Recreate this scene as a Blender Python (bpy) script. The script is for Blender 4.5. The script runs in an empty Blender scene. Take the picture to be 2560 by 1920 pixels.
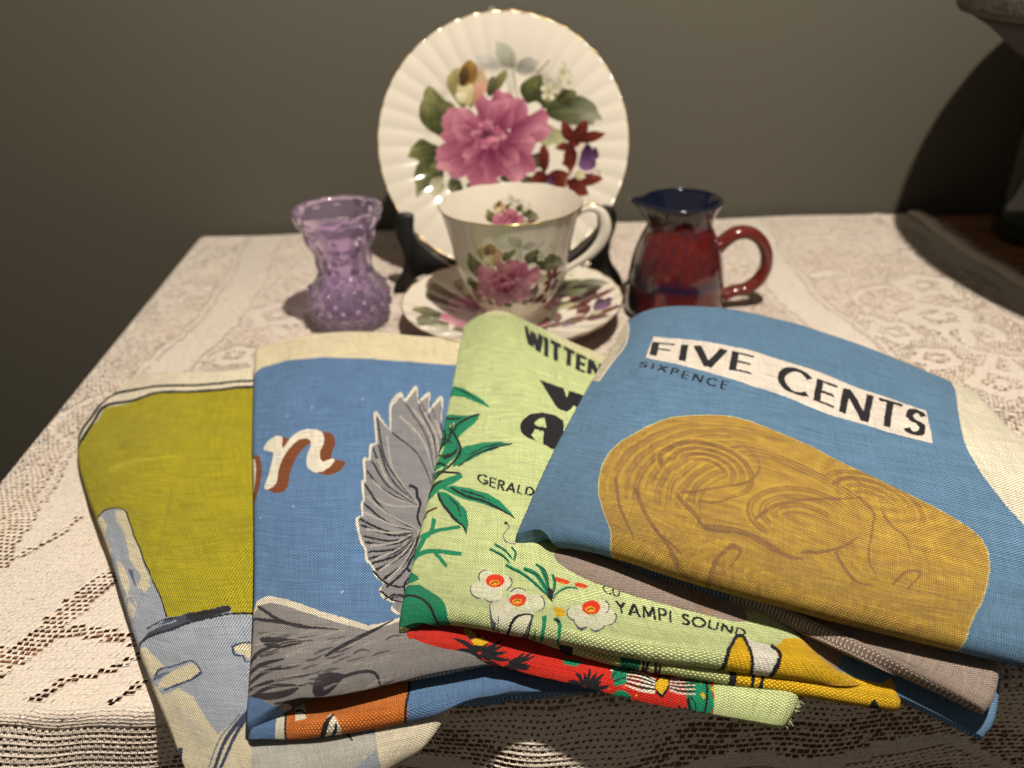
import bpy, bmesh, math, random
import numpy as np
from math import radians, cos, sin, pi, atan2, sqrt
from mathutils import Vector, Matrix, noise

random.seed(7); RNG = np.random.default_rng(11)
scene = bpy.context.scene
COL = scene.collection

# ------------------------------------------------------------------ camera
PITCH, ROLL, FPX, CAMH = radians(29.8), radians(2.0), 1923.5, .235
Fw = np.array([0, cos(PITCH), -sin(PITCH)]); R0 = np.array([1., 0, 0]); U0 = np.array([0, sin(PITCH), cos(PITCH)])
Rv = cos(ROLL)*R0 - sin(ROLL)*U0; Uv = sin(ROLL)*R0 + cos(ROLL)*U0
CP = np.array([0, 0, CAMH])
cam_d = bpy.data.cameras.new('camera'); cam = bpy.data.objects.new('camera', cam_d); COL.objects.link(cam)
M = Matrix(((Rv[0], Uv[0], -Fw[0], 0), (Rv[1], Uv[1], -Fw[1], 0), (Rv[2], Uv[2], -Fw[2], CAMH), (0, 0, 0, 1)))
cam.matrix_world = M
cam_d.sensor_width = 36; cam_d.lens = FPX/2560*36; cam_d.clip_start = .01; cam_d.clip_end = 50
cam_d.dof.use_dof = True; cam_d.dof.focus_distance = .285; cam_d.dof.aperture_fstop = 8.5
scene.camera = cam
# ------------------------------------------------------------------ world, lamps, exposure
w = bpy.data.worlds.new('World'); scene.world = w; w.use_nodes = True
w.node_tree.nodes['Background'].inputs[0].default_value = (1, .86, .68, 1)
w.node_tree.nodes['Background'].inputs[1].default_value = .115
def lamp(name, loc, power, rad, col, target):
    l = bpy.data.lights.new(name, 'SPOT'); l.energy = power; l.color = col; l.shadow_soft_size = rad
    l.spot_size = radians(150); l.spot_blend = .6
    o = bpy.data.objects.new(name, l); COL.objects.link(o); o.location = loc
    o.rotation_euler = (Vector(target)-Vector(loc)).to_track_quat('-Z', 'Y').to_euler()
    return o
lamp('ceiling_lamp', (.12, .15, .80), 38.0, .010, (1, .905, .775), (0.03, .42, 0))
scene.view_settings.view_transform = 'Standard'; scene.view_settings.look = 'None'
scene.view_settings.exposure = 0.0; scene.view_settings.gamma = 1
scene.render.engine = 'CYCLES'
scene.cycles.max_bounces = 12; scene.cycles.transmission_bounces = 10; scene.cycles.transparent_max_bounces = 12
scene.render.resolution_x = 1024; scene.render.resolution_y = 768

# ------------------------------------------------------------------ pixel -> place
def at(x, y, z=0.):
    d = Fw + Rv*(x-1280)/FPX - Uv*(y-960)/FPX
    return CP + d*(z-CAMH)/d[2]
def aty(x, y, Y):
    d = Fw + Rv*(x-1280)/FPX - Uv*(y-960)/FPX
    return CP + d*Y/d[1]
def proj(P):
    q = np.asarray(P)-CP; D = q@Fw
    return np.stack([1280+FPX*(q@Rv)/D, 960-FPX*(q@Uv)/D], -1)
K = 2560/2212.
def o2(p): return [(x*K, y*K) for x, y in p]
def zm(x0, y0, k):
    return lambda pts: [(x0+x/k, y0+y/k) for x, y in pts]

# ------------------------------------------------------------------ object helpers
def link(o, parent=None):
    COL.objects.link(o)
    if parent is not None: o.parent = parent
    return o
def thing(name, label, cat, loc=(0, 0, 0), group=None):
    o = bpy.data.objects.new(name, None); COL.objects.link(o); o.location = loc
    o['label'] = label; o['category'] = cat
    if group: o['group'] = group
    o.empty_display_size = .02
    return o
def mesh_obj(name, V, F, mat, parent=None, smooth=True, uvs=None, label=None):
    me = bpy.data.meshes.new(name)
    V = np.asarray(V, dtype=np.float64)
    if parent is not None: V = V - np.array(parent.location)
    me.from_pydata([tuple(v) for v in V], [], [tuple(f) for f in F]); me.update()
    if smooth: me.polygons.foreach_set('use_smooth', [True]*len(me.polygons))
    if uvs:
        li = np.empty(len(me.loops), dtype=np.int32); me.loops.foreach_get('vertex_index', li)
        for n, uv in uvs.items():
            l = me.uv_layers.new(name=n); l.data.foreach_set('uv', np.asarray(uv)[li].astype(np.float32).ravel())
    me.materials.append(mat)
    o = bpy.data.objects.new(name, me); link(o, parent)
    if label: o['label'] = label
    return o
def lathe(prof, n, fr=None, closed=False):
    """prof: list of (r,z); fr(theta,i,r,z)->(r,z,dx) modulation. Returns V,F, uv(theta,i)"""
    V = []; F = []; m = len(prof)
    for i, (r, z) in enumerate(prof):
        for j in range(n):
            a = 2*pi*j/n; rr, zz = (r, z) if fr is None else fr(a, i, r, z)
            V.append((rr*cos(a), rr*sin(a), zz))
    for i in range(m-1 + (1 if closed else 0)):
        i2 = (i+1) % m
        for j in range(n):
            j2 = (j+1) % n
            F.append((i*n+j, i*n+j2, i2*n+j2, i2*n+j))
    return np.array(V), F
def smooth_prof(pts, n):
    P = np.array(pts, float); return crom(P, np.linspace(0, 1, n))
def crom(P, T):
    n = len(P); out = np.zeros((len(T),)+P.shape[1:])
    x = np.asarray(T)*(n-1); i = np.clip(x.astype(int), 0, n-2); f = (x-i)
    f = f.reshape((-1,)+(1,)*(P.ndim-1))
    p1 = P[i]; p2 = P[i+1]
    p0 = np.where((i > 0).reshape(f.shape), P[np.maximum(i-1, 0)], 2*p1-p2)
    p3 = np.where((i < n-2).reshape(f.shape), P[np.minimum(i+2, n-1)], 2*p2-p1)
    return .5*((2*p1)+(-p0+p2)*f+(2*p0-5*p1+4*p2-p3)*f*f+(-p0+3*p1-3*p2+p3)*f**3)
def tube(path, rad, n=14, caps=True, flat=None, ref=(0, 1, 0)):
    P = np.array(path, float); m = len(P); V = []; F = []
    rad = np.broadcast_to(rad, (m,)); refv = Vector(ref)
    for i in range(m):
        t = Vector(P[min(i+1, m-1)]-P[max(i-1, 0)]).normalized()
        a = t.cross(refv).normalized(); b = a.cross(t).normalized()
        for j in range(n):
            th = 2*pi*j/n; fl = flat if flat else 1
            q = Vector(P[i]) + a*cos(th)*rad[i] + b*sin(th)*rad[i]*fl
            V.append(q[:])
    for i in range(m-1):
        for j in range(n):
            j2 = (j+1) % n; F.append((i*n+j, i*n+j2, (i+1)*n+j2, (i+1)*n+j))
    if caps:
        F.append(tuple(range(n))[::-1]); F.append(tuple(range((m-1)*n, m*n)))
    return np.array(V), F

# ------------------------------------------------------------------ material helpers
def new_mat(name, base=(.8, .8, .8), rough=.5, **kw):
    m = bpy.data.materials.new(name); m.use_nodes = True
    b = m.node_tree.nodes['Principled BSDF']
    b.inputs['Base Color'].default_value = (*base, 1); b.inputs['Roughness'].default_value = rough
    for k, v in kw.items():
        b.inputs[k].default_value = v
    return m, m.node_tree, b
def N(nt, t, **kw):
    n = nt.nodes.new(t)
    for k, v in kw.items():
        if k in n.inputs.keys() if isinstance(k, str) else False: n.inputs[k].default_value = v
        else: setattr(n, k, v)
    return n
def math_(nt, op, a, b=None, c=None):
    n = nt.nodes.new('ShaderNodeMath'); n.operation = op
    for i, v in enumerate((a, b, c)):
        if v is None: continue
        if isinstance(v, (int, float)): n.inputs[i].default_value = v
        else: nt.links.new(v, n.inputs[i])
    return n.outputs[0]
def mix_(nt, fac, a, b, mode='MIX'):
    n = nt.nodes.new('ShaderNodeMix'); n.data_type = 'RGBA'; n.blend_type = mode
    for s, v in ((0, fac), (6, a), (7, b)):
        if isinstance(v, (int, float)): n.inputs[s].default_value = v
        elif isinstance(v, tuple): n.inputs[s].default_value = (*v, 1)
        else: nt.links.new(v, n.inputs[s])
    return n.outputs[2]
def ramp_(nt, fac, stops):
    n = nt.nodes.new('ShaderNodeValToRGB'); nt.links.new(fac, n.inputs[0])
    e = n.color_ramp.elements
    while len(e) < len(stops): e.new(.5)
    for i, (p, c) in enumerate(stops):
        e[i].position = p; e[i].color = (*c, 1) if len(c) == 3 else c
    return n.outputs[0]
def noise_(nt, vec, scale, detail=3, rough=.5):
    n = nt.nodes.new('ShaderNodeTexNoise'); n.inputs['Scale'].default_value = scale
    n.inputs['Detail'].default_value = detail; n.inputs['Roughness'].default_value = rough
    if vec is not None: nt.links.new(vec, n.inputs['Vector'])
    return n.outputs[0]
def bump_(nt, h, strength, dist, bsdf):
    n = nt.nodes.new('ShaderNodeBump'); n.inputs['Strength'].default_value = strength; n.inputs['Distance'].default_value = dist
    nt.links.new(h, n.inputs['Height']); nt.links.new(n.outputs[0], bsdf.inputs['Normal'])
def scalevec(nt, vec, s):
    n = nt.nodes.new('ShaderNodeVectorMath'); n.operation = 'MULTIPLY'; nt.links.new(vec, n.inputs[0]); n.inputs[1].default_value = s
    return n.outputs[0]

# ------------------------------------------------------------------ printing: rasteriser for flat prints
class Canvas:
    def __init__(s, w, h, bg):
        s.w, s.h = w, h; s.a = np.zeros((h, w, 3), np.float32); s.a[:] = np.array(bg)/255.
    def mask(s, pts):
        p = np.array(pts, float)*[s.w, s.h]
        x0 = int(max(0, np.floor(p[:, 0].min())-1)); x1 = int(min(s.w, np.ceil(p[:, 0].max())+2))
        y0 = int(max(0, np.floor(p[:, 1].min()))); y1 = int(min(s.h, np.ceil(p[:, 1].max())+1))
        if x1 <= x0 or y1 <= y0: return None
        par = np.zeros((y1-y0, x1-x0+1), np.int32)
        q = np.roll(p, -1, 0)
        for (ax, ay), (bx, by) in zip(p, q):
            if ay == by: continue
            if ay > by: ax, ay, bx, by = bx, by, ax, ay
            r0 = max(int(np.ceil(ay-.5)), y0); r1 = min(int(np.ceil(by-.5)), y1)
            if r1 <= r0: continue
            rows = np.arange(r0, r1); xs = ax+(rows+.5-ay)*(bx-ax)/(by-ay)
            c = np.clip(np.ceil(xs-.5).astype(int), x0, x1)-x0
            np.add.at(par, (rows-y0, c), 1)
        m = (np.cumsum(par, 1) % 2).astype(bool)[:, :-1]
        return m, x0, x1, y0, y1
    def fill(s, pts, col, alpha=1.):
        r = s.mask(pts)
        if r is None: return
        m, x0, x1, y0, y1 = r; a = s.a[y0:y1, x0:x1]
        a[m] = a[m]*(1-alpha)+np.array(col)/255.*alpha
    def image(s, name):
        im = bpy.data.images.new(name, s.w, s.h)
        px = np.ones((s.h, s.w, 4), np.float32); px[..., :3] = np.clip(s.a, 0, 1)
        im.pixels.foreach_set(px.ravel()); im.pack()
        return im
def dens(pts, closed=True, step=6.):
    P = np.array(pts, float); out = []
    n = len(P)
    for i in range(n if closed else n-1):
        a, b = P[i], P[(i+1) % n]; k = max(1, int(np.hypot(*(b-a))/step))
        for j in range(k): out.append(a+(b-a)*j/k)
    if not closed: out.append(P[-1])
    return np.array(out)
def spl(pts, n=None, closed=False):
    P = np.array(pts, float)
    if closed: P = np.vstack([P[-1:], P, P[:2]])
    n = n or len(P)*7
    if not closed: return crom(P, np.linspace(0, 1, n))
    m = len(P)-1
    return crom(P, np.linspace(1/m, (m-1)/m, n))
def ribbon(pts, w0, w1=None, wm=None, n=None):
    """tapered stroke outline"""
    P = spl(pts, n) if len(pts) > 2 else dens(pts, False, 4.)
    t = np.gradient(P, axis=0); t /= np.maximum(np.hypot(t[:, 0], t[:, 1])[:, None], 1e-9)
    nn = np.stack([-t[:, 1], t[:, 0]], 1); u = np.linspace(0, 1, len(P))
    w1 = w0 if w1 is None else w1; wm = (w0+w1)/2 if wm is None else wm
    ww = (w0*(1-u)**2+2*(2*wm-(w0+w1)/2)*u*(1-u)+w1*u*u)[:, None]/2
    return np.vstack([P+nn*ww, (P-nn*ww)[::-1]])
def arc(cx, cy, rx, ry, a0, a1, n=14):
    return [(cx+rx*cos(radians(a0+(a1-a0)*i/(n-1))), cy+ry*sin(radians(a0+(a1-a0)*i/(n-1)))) for i in range(n)]
GL = {  # stroke letters, x in 0..w, y up 0..1
 'F': (.55, [[(.08, 0), (.08, 1)], [(.08, .95), (.55, .95)], [(.08, .53), (.48, .53)]]),
 'I': (.2, [[(.1, 0), (.1, 1)]]),
 'V': (.78, [[(.05, 1), (.39, .02), (.73, 1)]]),
 'E': (.55, [[(.08, 0), (.08, 1)], [(.08, .95), (.55, .95)], [(.08, .52), (.5, .52)], [(.08, .05), (.55, .05)]]),
 'C': (.85, [arc(.5, .5, .42, .46, 42, 318)]),
 'N': (.78, [[(.08, 0), (.08, 1)], [(.08, .98), (.7, .02)], [(.7, 0), (.7, 1)]]),
 'T': (.62, [[(.31, 0), (.31, 1)], [(0, .95), (.62, .95)]]),
 'S': (.52, [arc(.27, .73, .2, .22, 25, 265, 10)+arc(.25, .27, .22, .24, 85, -155, 10)]),
 'X': (.7, [[(.05, 0), (.65, 1)], [(.05, 1), (.65, 0)]]),
 'P': (.55, [[(.08, 0), (.08, 1)], [(.08, .95)]+arc(.28, .72, .22, .23, 90, -90, 9)+[(.08, .49)]]),
 'W': (1., [[(.04, 1), (.27, .03), (.5, .9), (.73, .03), (.96, 1)]]),
 'A': (.75, [[(.04, 0), (.375, 1), (.71, 0)], [(.17, .32), (.58, .32)]]),
 'G': (.85, [arc(.48, .5, .4, .46, 42, 350)+[(.88, .44), (.55, .44)]]),
 'R': (.6, [[(.08, 0), (.08, 1)], [(.08, .95)]+arc(.28, .73, .22, .22, 90, -90, 9)+[(.08, .51)], [(.25, .5), (.58, 0)]]),
 'L': (.5, [[(.08, 1), (.08, 0)], [(.08, .05), (.5, .05)]]),
 'D': (.7, [[(.08, 0), (.08, 1)], [(.08, .95)]+arc(.25, .5, .38, .45, 90, -90, 12)+[(.08, .05)]]),
 'Y': (.7, [[(.03, 1), (.35, .5), (.67, 1)], [(.35, .5), (.35, 0)]]),
 'M': (.9, [[(.06, 0), (.14, 1), (.45, .2), (.76, 1), (.84, 0)]]),
 'O': (.9, [arc(.45, .5, .4, .46, 0, 360, 24)]),
 'U': (.7, [[(.08, 1), (.08, .4)]+arc(.35, .35, .27, .32, 180, 360, 10)+[(.62, 1)]]),
 ' ': (.38, [])}
def text_polys(word, base, top, wv, wh, gap=.14):
    """letters laid between a baseline and a top line, returns outlines in px"""
    x = 0; segs = []
    for ch in word:
        wd, ss = GL[ch]
        for s in ss: segs.append([(x+a, b) for a, b in s])
        x += wd+gap
    W = x-gap; B = np.array(base, float); T = np.array(top, float)
    def arcp(P, u):
        d = np.concatenate([[0], np.cumsum(np.hypot(*np.diff(P, axis=0).T))]); d /= d[-1]
        return np.stack([np.interp(u, d, P[:, 0]), np.interp(u, d, P[:, 1])], -1)
    B = spl(B, 60) if len(B) > 2 else B; T = spl(T, 60) if len(T) > 2 else T
    out = []
    pieces = []
    for s in segs:                     # split at sharp corners, each run is filled on its own
        run = [s[0]]
        for i in range(1, len(s)):
            run.append(s[i])
            if i < len(s)-1:
                a = np.subtract(s[i], s[i-1]); b_ = np.subtract(s[i+1], s[i])
                if np.dot(a, b_) < .8*np.linalg.norm(a)*np.linalg.norm(b_): pieces.append(run); run = [s[i]]
        pieces.append(run)
    for s in pieces:
        P = dens(s, False, .06)
        t = np.gradient(P, axis=0); t /= np.maximum(np.hypot(t[:, 0], t[:, 1])[:, None], 1e-9)
        nn = np.stack([-t[:, 1], t[:, 0]], 1); ww = (wv*np.abs(t[:, 1:])+wh*np.abs(t[:, :1]))/2
        L, Rr = P+nn*ww, P-nn*ww
        poly = np.vstack([L, Rr[::-1]])
        u = poly[:, 0]/W; v = np.clip(poly[:, 1], -.02, 1.02)[:, None]
        out.append(arcp(B, u)*(1-v)+arcp(T, u)*v)
    return out
# ------------------------------------------------------------------ cloth layers
def linen_mat(name, img, pitch=.00068, tint=.70, slub=.26, bump=1., speck=.36):
    m, nt, b = new_mat(name, rough=.88)
    b.inputs['Specular IOR Level'].default_value = .18
    b.inputs['Sheen Weight'].default_value = .06; b.inputs['Sheen Roughness'].default_value = .5
    uvp = nt.nodes.new('ShaderNodeUVMap'); uvp.uv_map = 'print'
    uvc = nt.nodes.new('ShaderNodeUVMap'); uvc.uv_map = 'cloth'
    tx = nt.nodes.new('ShaderNodeTexImage'); tx.image = img; tx.extension = 'EXTEND'
    # wobble the print a hair so its edges follow the threads
    wob = nt.nodes.new('ShaderNodeTexNoise'); wob.inputs['Scale'].default_value = 900; wob.inputs['Detail'].default_value = 1
    nt.links.new(uvc.outputs[0], wob.inputs['Vector'])
    va = nt.nodes.new('ShaderNodeVectorMath'); va.operation = 'MULTIPLY_ADD'
    nt.links.new(wob.outputs['Color'], va.inputs[0]); va.inputs[1].default_value = (.005, .005, 0)
    nt.links.new(uvp.outputs[0], va.inputs[2]); 
    vs = nt.nodes.new('ShaderNodeVectorMath'); vs.operation = 'SUBTRACT'; nt.links.new(va.outputs[0], vs.inputs[0]); vs.inputs[1].default_value = (.0025, .0025, 0)
    nt.links.new(vs.outputs[0], tx.inputs[0])
    sep = nt.nodes.new('ShaderNodeSeparateXYZ'); nt.links.new(uvc.outputs[0], sep.inputs[0])
    f = pi/pitch
    # slight irregularity of the threads
    n1 = noise_(nt, scalevec(nt, uvc.outputs[0], (60, 900, 1)), 1, 2); n2 = noise_(nt, scalevec(nt, uvc.outputs[0], (900, 60, 1)), 1, 2)
    U = math_(nt, 'MULTIPLY_ADD', sep.outputs[0], f, math_(nt, 'MULTIPLY', n1, 2.4))
    Vv = math_(nt, 'MULTIPLY_ADD', sep.outputs[1], f, math_(nt, 'MULTIPLY', n2, 2.4))
    su = math_(nt, 'SINE', U); sv = math_(nt, 'SINE', Vv)
    au = math_(nt, 'ABSOLUTE', su); av = math_(nt, 'ABSOLUTE', sv)
    # height of plain weave: cell parity bulge * thread gaps
    pr_ = math_(nt, 'MULTIPLY', su, sv)
    h = math_(nt, 'ADD', math_(nt, 'MULTIPLY', math_(nt, 'MINIMUM', au, av), .8), math_(nt, 'MULTIPLY', pr_, .35))
    hh = math_(nt, 'ADD', h, math_(nt, 'MULTIPLY', math_(nt, 'ADD', n1, n2), .5))
    bump_(nt, hh, bump, .0003, b)
    slu = math_(nt, 'ADD', n1, n2)     # ~1.0
    lum = math_(nt, 'ADD', math_(nt, 'MULTIPLY', math_(nt, 'SUBTRACT', slu, 1.), slub*2), math_(nt, 'ADD', math_(nt, 'MULTIPLY', pr_, tint), math_(nt, 'MULTIPLY', math_(nt, 'SUBTRACT', h, .33), tint*.9)))  # weave highlights and dark thread gaps put into the colour
    fac = math_(nt, 'ADD', 1., lum)
    big = noise_(nt, uvc.outputs[0], 45, 4, .6)
    fac = math_(nt, 'MULTIPLY', fac, math_(nt, 'MULTIPLY_ADD', big, .25, .875))
    comb = nt.nodes.new('ShaderNodeCombineColor')
    for i in range(3): nt.links.new(fac, comb.inputs[i])
    c = mix_(nt, 1., tx.outputs[0], comb.outputs[0], 'MULTIPLY')
    # pale worn threads
    wn = noise_(nt, scalevec(nt, uvc.outputs[0], (70, 1100, 1)), 1, 4, .75); wn2 = noise_(nt, scalevec(nt, uvc.outputs[0], (1100, 90, 1)), 1, 4, .75)
    wmx = math_(nt, 'MAXIMUM', wn, wn2)
    wf = ramp_(nt, wmx, [(.62, (0, 0, 0)), (.8, (1, 1, 1))])
    c = mix_(nt, math_(nt, 'MULTIPLY', wf, speck), c, mix_(nt, .12, mix_(nt, 1., c, (1.9, 1.9, 1.9), 'MULTIPLY'), (.8, .78, .72)))
    dots = ramp_(nt, math_(nt, 'MULTIPLY', math_(nt, 'ABSOLUTE', pr_), math_(nt, 'ADD', n1, .35)), [(.50, (0, 0, 0)), (.95, (1, 1, 1))])  # bright dots: thread highlights put into the colour
    lt = mix_(nt, 1., c, (1.75, 1.75, 1.75), 'MULTIPLY')
    lt = mix_(nt, .06, lt, (.9, .9, .86)); c = mix_(nt, math_(nt, 'MULTIPLY', dots, .62), c, lt)
    nt.links.new(c, b.inputs['Base Color'])
    return m
def pad(T, wz, n_in, n_ed=9):
    e = wz*(1-np.cos(np.linspace(0, pi/2, n_ed)))
    return np.concatenate([e[:-1], np.linspace(wz, 1-wz, n_in), (1-e[::-1])[1:]])
class Layer:
    """one folded layer of cloth: a closed, round-edged pad. ctrl rows run back to front, (px, py, z)
       in photo coordinates of the overview; border points give mid height, inner points the top height"""
    def __init__(s, ctrl, t, edge=None, ns=120, nt_=110, wr=.0006, seed=0, flat_edges=''):
        nr, nc = len(ctrl), len(ctrl[0]); G = np.zeros((nr, nc, 3))
        for i, r in enumerate(ctrl):
            for j, (x, y, z) in enumerate(r):
                if i == nr-1: y -= t*1250
                G[i, j] = at(x*K, y*K, z)
                if 0 < i < nr-1 and 0 < j < nc-1: G[i, j, 2] -= t/2
        GP = G.copy(); GP[1:-1, 1:-1, 2] += t/2
        edge = edge or t*.55
        Lr = np.linalg.norm(np.diff(G[:, nc//2], axis=0), axis=1).sum(); Lc = np.linalg.norm(np.diff(G[nr//2], axis=0), axis=1).sum()
        s.Lr, s.Lc = Lr, Lc
        er, ec = min(.3, edge/Lr), min(.3, edge/Lc)
        s.tr = pad(0, er, nt_); s.tc = pad(0, ec, ns)
        A = crom(G, s.tr); A = np.swapaxes(crom(np.swapaxes(A, 0, 1), s.tc), 0, 1)
        AP = crom(GP, s.tr); AP = np.swapaxes(crom(np.swapaxes(AP, 0, 1), s.tc), 0, 1)
        s.nR, s.nC = A.shape[:2]
        # wrinkles
        off = Vector((seed*3.7, seed*1.3, 0))
        rc = random.Random(seed*17+3); cr = []
        cen = A[s.nR//2, s.nC//2]
        for q in range(7):
            th = rc.gauss(0, .22) if q < 5 else rc.gauss(pi/2, .2)
            cr.append((-sin(th), cos(th), rc.uniform(-.07, .09) if q < 5 else rc.uniform(-.06, .06), rc.choice((-1, 1, 1))*rc.uniform(.00025, .0006)*min(1, t/.007), rc.uniform(.0018, .0045), rc.uniform(-.05, .05), rc.uniform(.02, .06)))
        cz = np.zeros(A.shape[:2])
        for (nx, ny, off_, am, wd, c0, ln) in cr:
            X = A[..., 0]-cen[0]; Y = A[..., 1]-cen[1]
            dd = X*nx+Y*ny-off_+.004*np.sin((X*ny-Y*nx)*40+off_*90); al = X*ny-Y*nx-c0
            cz += am*np.exp(-(dd/wd)**2)*np.exp(-(al/ln)**2)
        A[..., 2] += cz
        for i in range(s.nR):
            for j in range(s.nC):
                p = Vector(A[i, j])
                A[i, j, 2] += wr*(noise.noise(Vector((p.x*28, p.y*14, 0))+off)*1.6+.5*noise.noise(Vector((p.x*60, p.y*90, 5))+off))
        gu = np.gradient(A, axis=1); gv = np.gradient(A, axis=0); n = np.cross(gu, -gv) 
        n /= np.maximum(np.linalg.norm(n, axis=2, keepdims=True), 1e-12)
        n *= np.sign(np.median(n[..., 2]))
        def prof(T, e):
            d = np.minimum(T, 1-T)/e
            return np.sqrt(np.clip(1-(1-np.clip(d, 0, 1))**2, 0, 1))
        h = np.outer(prof(s.tr, er), prof(s.tc, ec))*t/2
        s.top = A+n*h[..., None]; s.bot = A-n*h[..., None]
        s.P = proj(AP.reshape(-1, 3)).reshape(s.nR, s.nC, 2)
        s.uv = np.stack(np.meshgrid(s.tc, s.tr), -1)
    def inv(s, pts):
        """photo pixels -> (u,v) on this layer's top"""
        pts = np.array(pts, float); out = np.zeros_like(pts); Pf = s.P
        flat = Pf.reshape(-1, 2)
        for c in range(0, len(pts), 64):
            q = pts[c:c+64]; d = ((q[:, None]-flat[None])**2).sum(-1); k = d.argmin(1)
            i = np.clip(k//s.nC, 15, s.nR-16); j = np.clip(k % s.nC, 15, s.nC-16)
            i0, j0 = k//s.nC, k % s.nC
            Ju = (Pf[i, j+1]-Pf[i, j-1])/(s.tc[j+1]-s.tc[j-1])[:, None]; Jv = (Pf[i+1, j]-Pf[i-1, j])/(s.tr[i+1]-s.tr[i-1])[:, None]
            r = q-Pf[i0, j0]; det = Ju[:, 0]*Jv[:, 1]-Ju[:, 1]*Jv[:, 0]
            sg = np.sign(np.median(det)); det = sg*np.maximum(det*sg, np.abs(np.median(det))*.12)
            du = (r[:, 0]*Jv[:, 1]-r[:, 1]*Jv[:, 0])/det; dv = (Ju[:, 0]*r[:, 1]-Ju[:, 1]*r[:, 0])/det
            out[c:c+64, 0] = s.tc[j0]+np.clip(du, -.12, .12); out[c:c+64, 1] = s.tr[i0]+np.clip(dv, -.12, .12)
        return out
    def build(s, name, mat, parent, label=None):
        nR, nC = s.nR, s.nC; V = list(s.top.reshape(-1, 3)); idx = np.arange(nR*nC).reshape(nR, nC)
        bi = idx.copy(); uv = list(s.uv.reshape(-1, 2))
        k = len(V)
        for i in range(1, nR-1):
            for j in range(1, nC-1):
                bi[i, j] = k; V.append(s.bot[i, j]); uv.append(s.uv[i, j]); k += 1
        F = []
        for i in range(nR-1):
            for j in range(nC-1):
                F.append((idx[i, j], idx[i+1, j], idx[i+1, j+1], idx[i, j+1]))
                F.append((bi[i, j], bi[i, j+1], bi[i+1, j+1], bi[i+1, j]))
        uv = np.array(uv)
        return mesh_obj(name, V, F, mat, parent, True, {'print': uv, 'cloth': uv*[s.Lc, s.Lr]}, label)
class Print:
    def __init__(s, layer, bg, res=1400):
        s.l = layer; s.c = Canvas(res, res, bg)
    def poly(s, pts, col, alpha=1., smooth=False):
        P = spl(pts, closed=True) if smooth else dens(pts, True, 9)
        s.c.fill(s.l.inv(P), col, alpha)
    def stroke(s, pts, w0, col, w1=None, wm=None, alpha=1.):
        s.c.fill(s.l.inv(ribbon(pts, w0, w1, wm)), col, alpha)
    def text(s, word, base, top, wv, wh, col, gap=.14):
        for p in text_polys(word, base, top, wv, wh, gap): s.c.fill(s.l.inv(p), col)
# ------------------------------------------------------------------ room: wall and floor
def plane_grid(name, o, u, v, mat, n=1):
    o, u, v = map(np.array, (o, u, v))
    ob = mesh_obj(name, [o, o+u, o+u+v, o+v], [(0, 1, 2, 3)], mat, smooth=False); return ob
WALLY = .724
m, nt, b = new_mat('wall_paint', (.13, .118, .085), .75)
geo = nt.nodes.new('ShaderNodeNewGeometry')
n1 = noise_(nt, geo.outputs['Position'], 3, 3); n2 = noise_(nt, geo.outputs['Position'], 420, 3)
nt.links.new(mix_(nt, n1, (.097, .090, .068), (.109, .101, .076)), b.inputs['Base Color'])
bump_(nt, n2, .25, .0006, b)
wall = plane_grid('wall', (-2.2, WALLY, -.78), (4.4, 0, 0), (0, 0, 2.6), m); wall['kind'] = 'structure'
m, nt, b = new_mat('floor_boards', (.05, .035, .025), .5)
geo = nt.nodes.new('ShaderNodeNewGeometry')
n1 = noise_(nt, scalevec(nt, geo.outputs['Position'], (1, 14, 1)), 4, 4)
nt.links.new(ramp_(nt, n1, [(.3, (.03, .02, .014)), (.7, (.075, .05, .033))]), b.inputs['Base Color'])
floor = plane_grid('floor', (-2.2, -1.6, -.78), (4.4, 0, 0), (0, 2.324, 0), m); floor['kind'] = 'structure'

# ------------------------------------------------------------------ table
m_wood, nt, b = new_mat('dark_wood', (.1, .05, .02), .45)
geo = nt.nodes.new('ShaderNodeNewGeometry')
vv = scalevec(nt, geo.outputs['Position'], (5, 70, 70))
n1 = noise_(nt, vv, 1, 6, .65); n2 = noise_(nt, scalevec(nt, geo.outputs['Position'], (20, 500, 500)), 1, 3)
c = ramp_(nt, n1, [(.3, (.15, .062, .028)), (.5, (.28, .125, .055)), (.72, (.40, .20, .095))])
nt.links.new(c, b.inputs['Base Color']); bump_(nt, n2, .3, .0004, b)
XR = .393; YF = .187; YB = .712
def xleft(y): return -.256-(y-.19)*.066
def slab(bm, x0, x1, y0, y1, z0, z1, bev=.004):
    r = bmesh.ops.create_cube(bm, size=1)
    for v in r['verts']:
        v.co = ((x0+x1)/2+v.co.x*(x1-x0), (y0+y1)/2+v.co.y*(y1-y0), (z0+z1)/2+v.co.z*(z1-z0))
    if bev:
        es = list({e for v in r['verts'] for e in v.link_edges})
        bmesh.ops.bevel(bm, geom=es, offset=bev, segments=2, affect='EDGES')
def bm_obj(name, bm, mat, parent=None, smooth=False):
    me = bpy.data.meshes.new(name)
    if parent is not None: bmesh.ops.translate(bm, verts=bm.verts, vec=-Vector(parent.location))
    bm.to_mesh(me); bm.free(); me.materials.append(mat)
    if smooth: me.polygons.foreach_set('use_smooth', [True]*len(me.polygons))
    return link(bpy.data.objects.new(name, me), parent)
table = thing('side_table', 'dark brown wooden table under the cream lace cloth, bare wood showing at right', 'table', (.1, .45, -.78))
yy = .195; k = 0
for bw in (.128, .130, .129, .1275):      # boards of the top
    bm = bmesh.new(); slab(bm, -.262, .80, yy, yy+bw-.0006, -.026, -.0022, .0012); yy += bw
    bm_obj('board', bm, m_wood, table)
bm = bmesh.new(); slab(bm, -.235, .775, .215, .235, -.11, -.028, .002); slab(bm, -.235, .775, .675, .695, -.11, -.028, .002)
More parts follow.
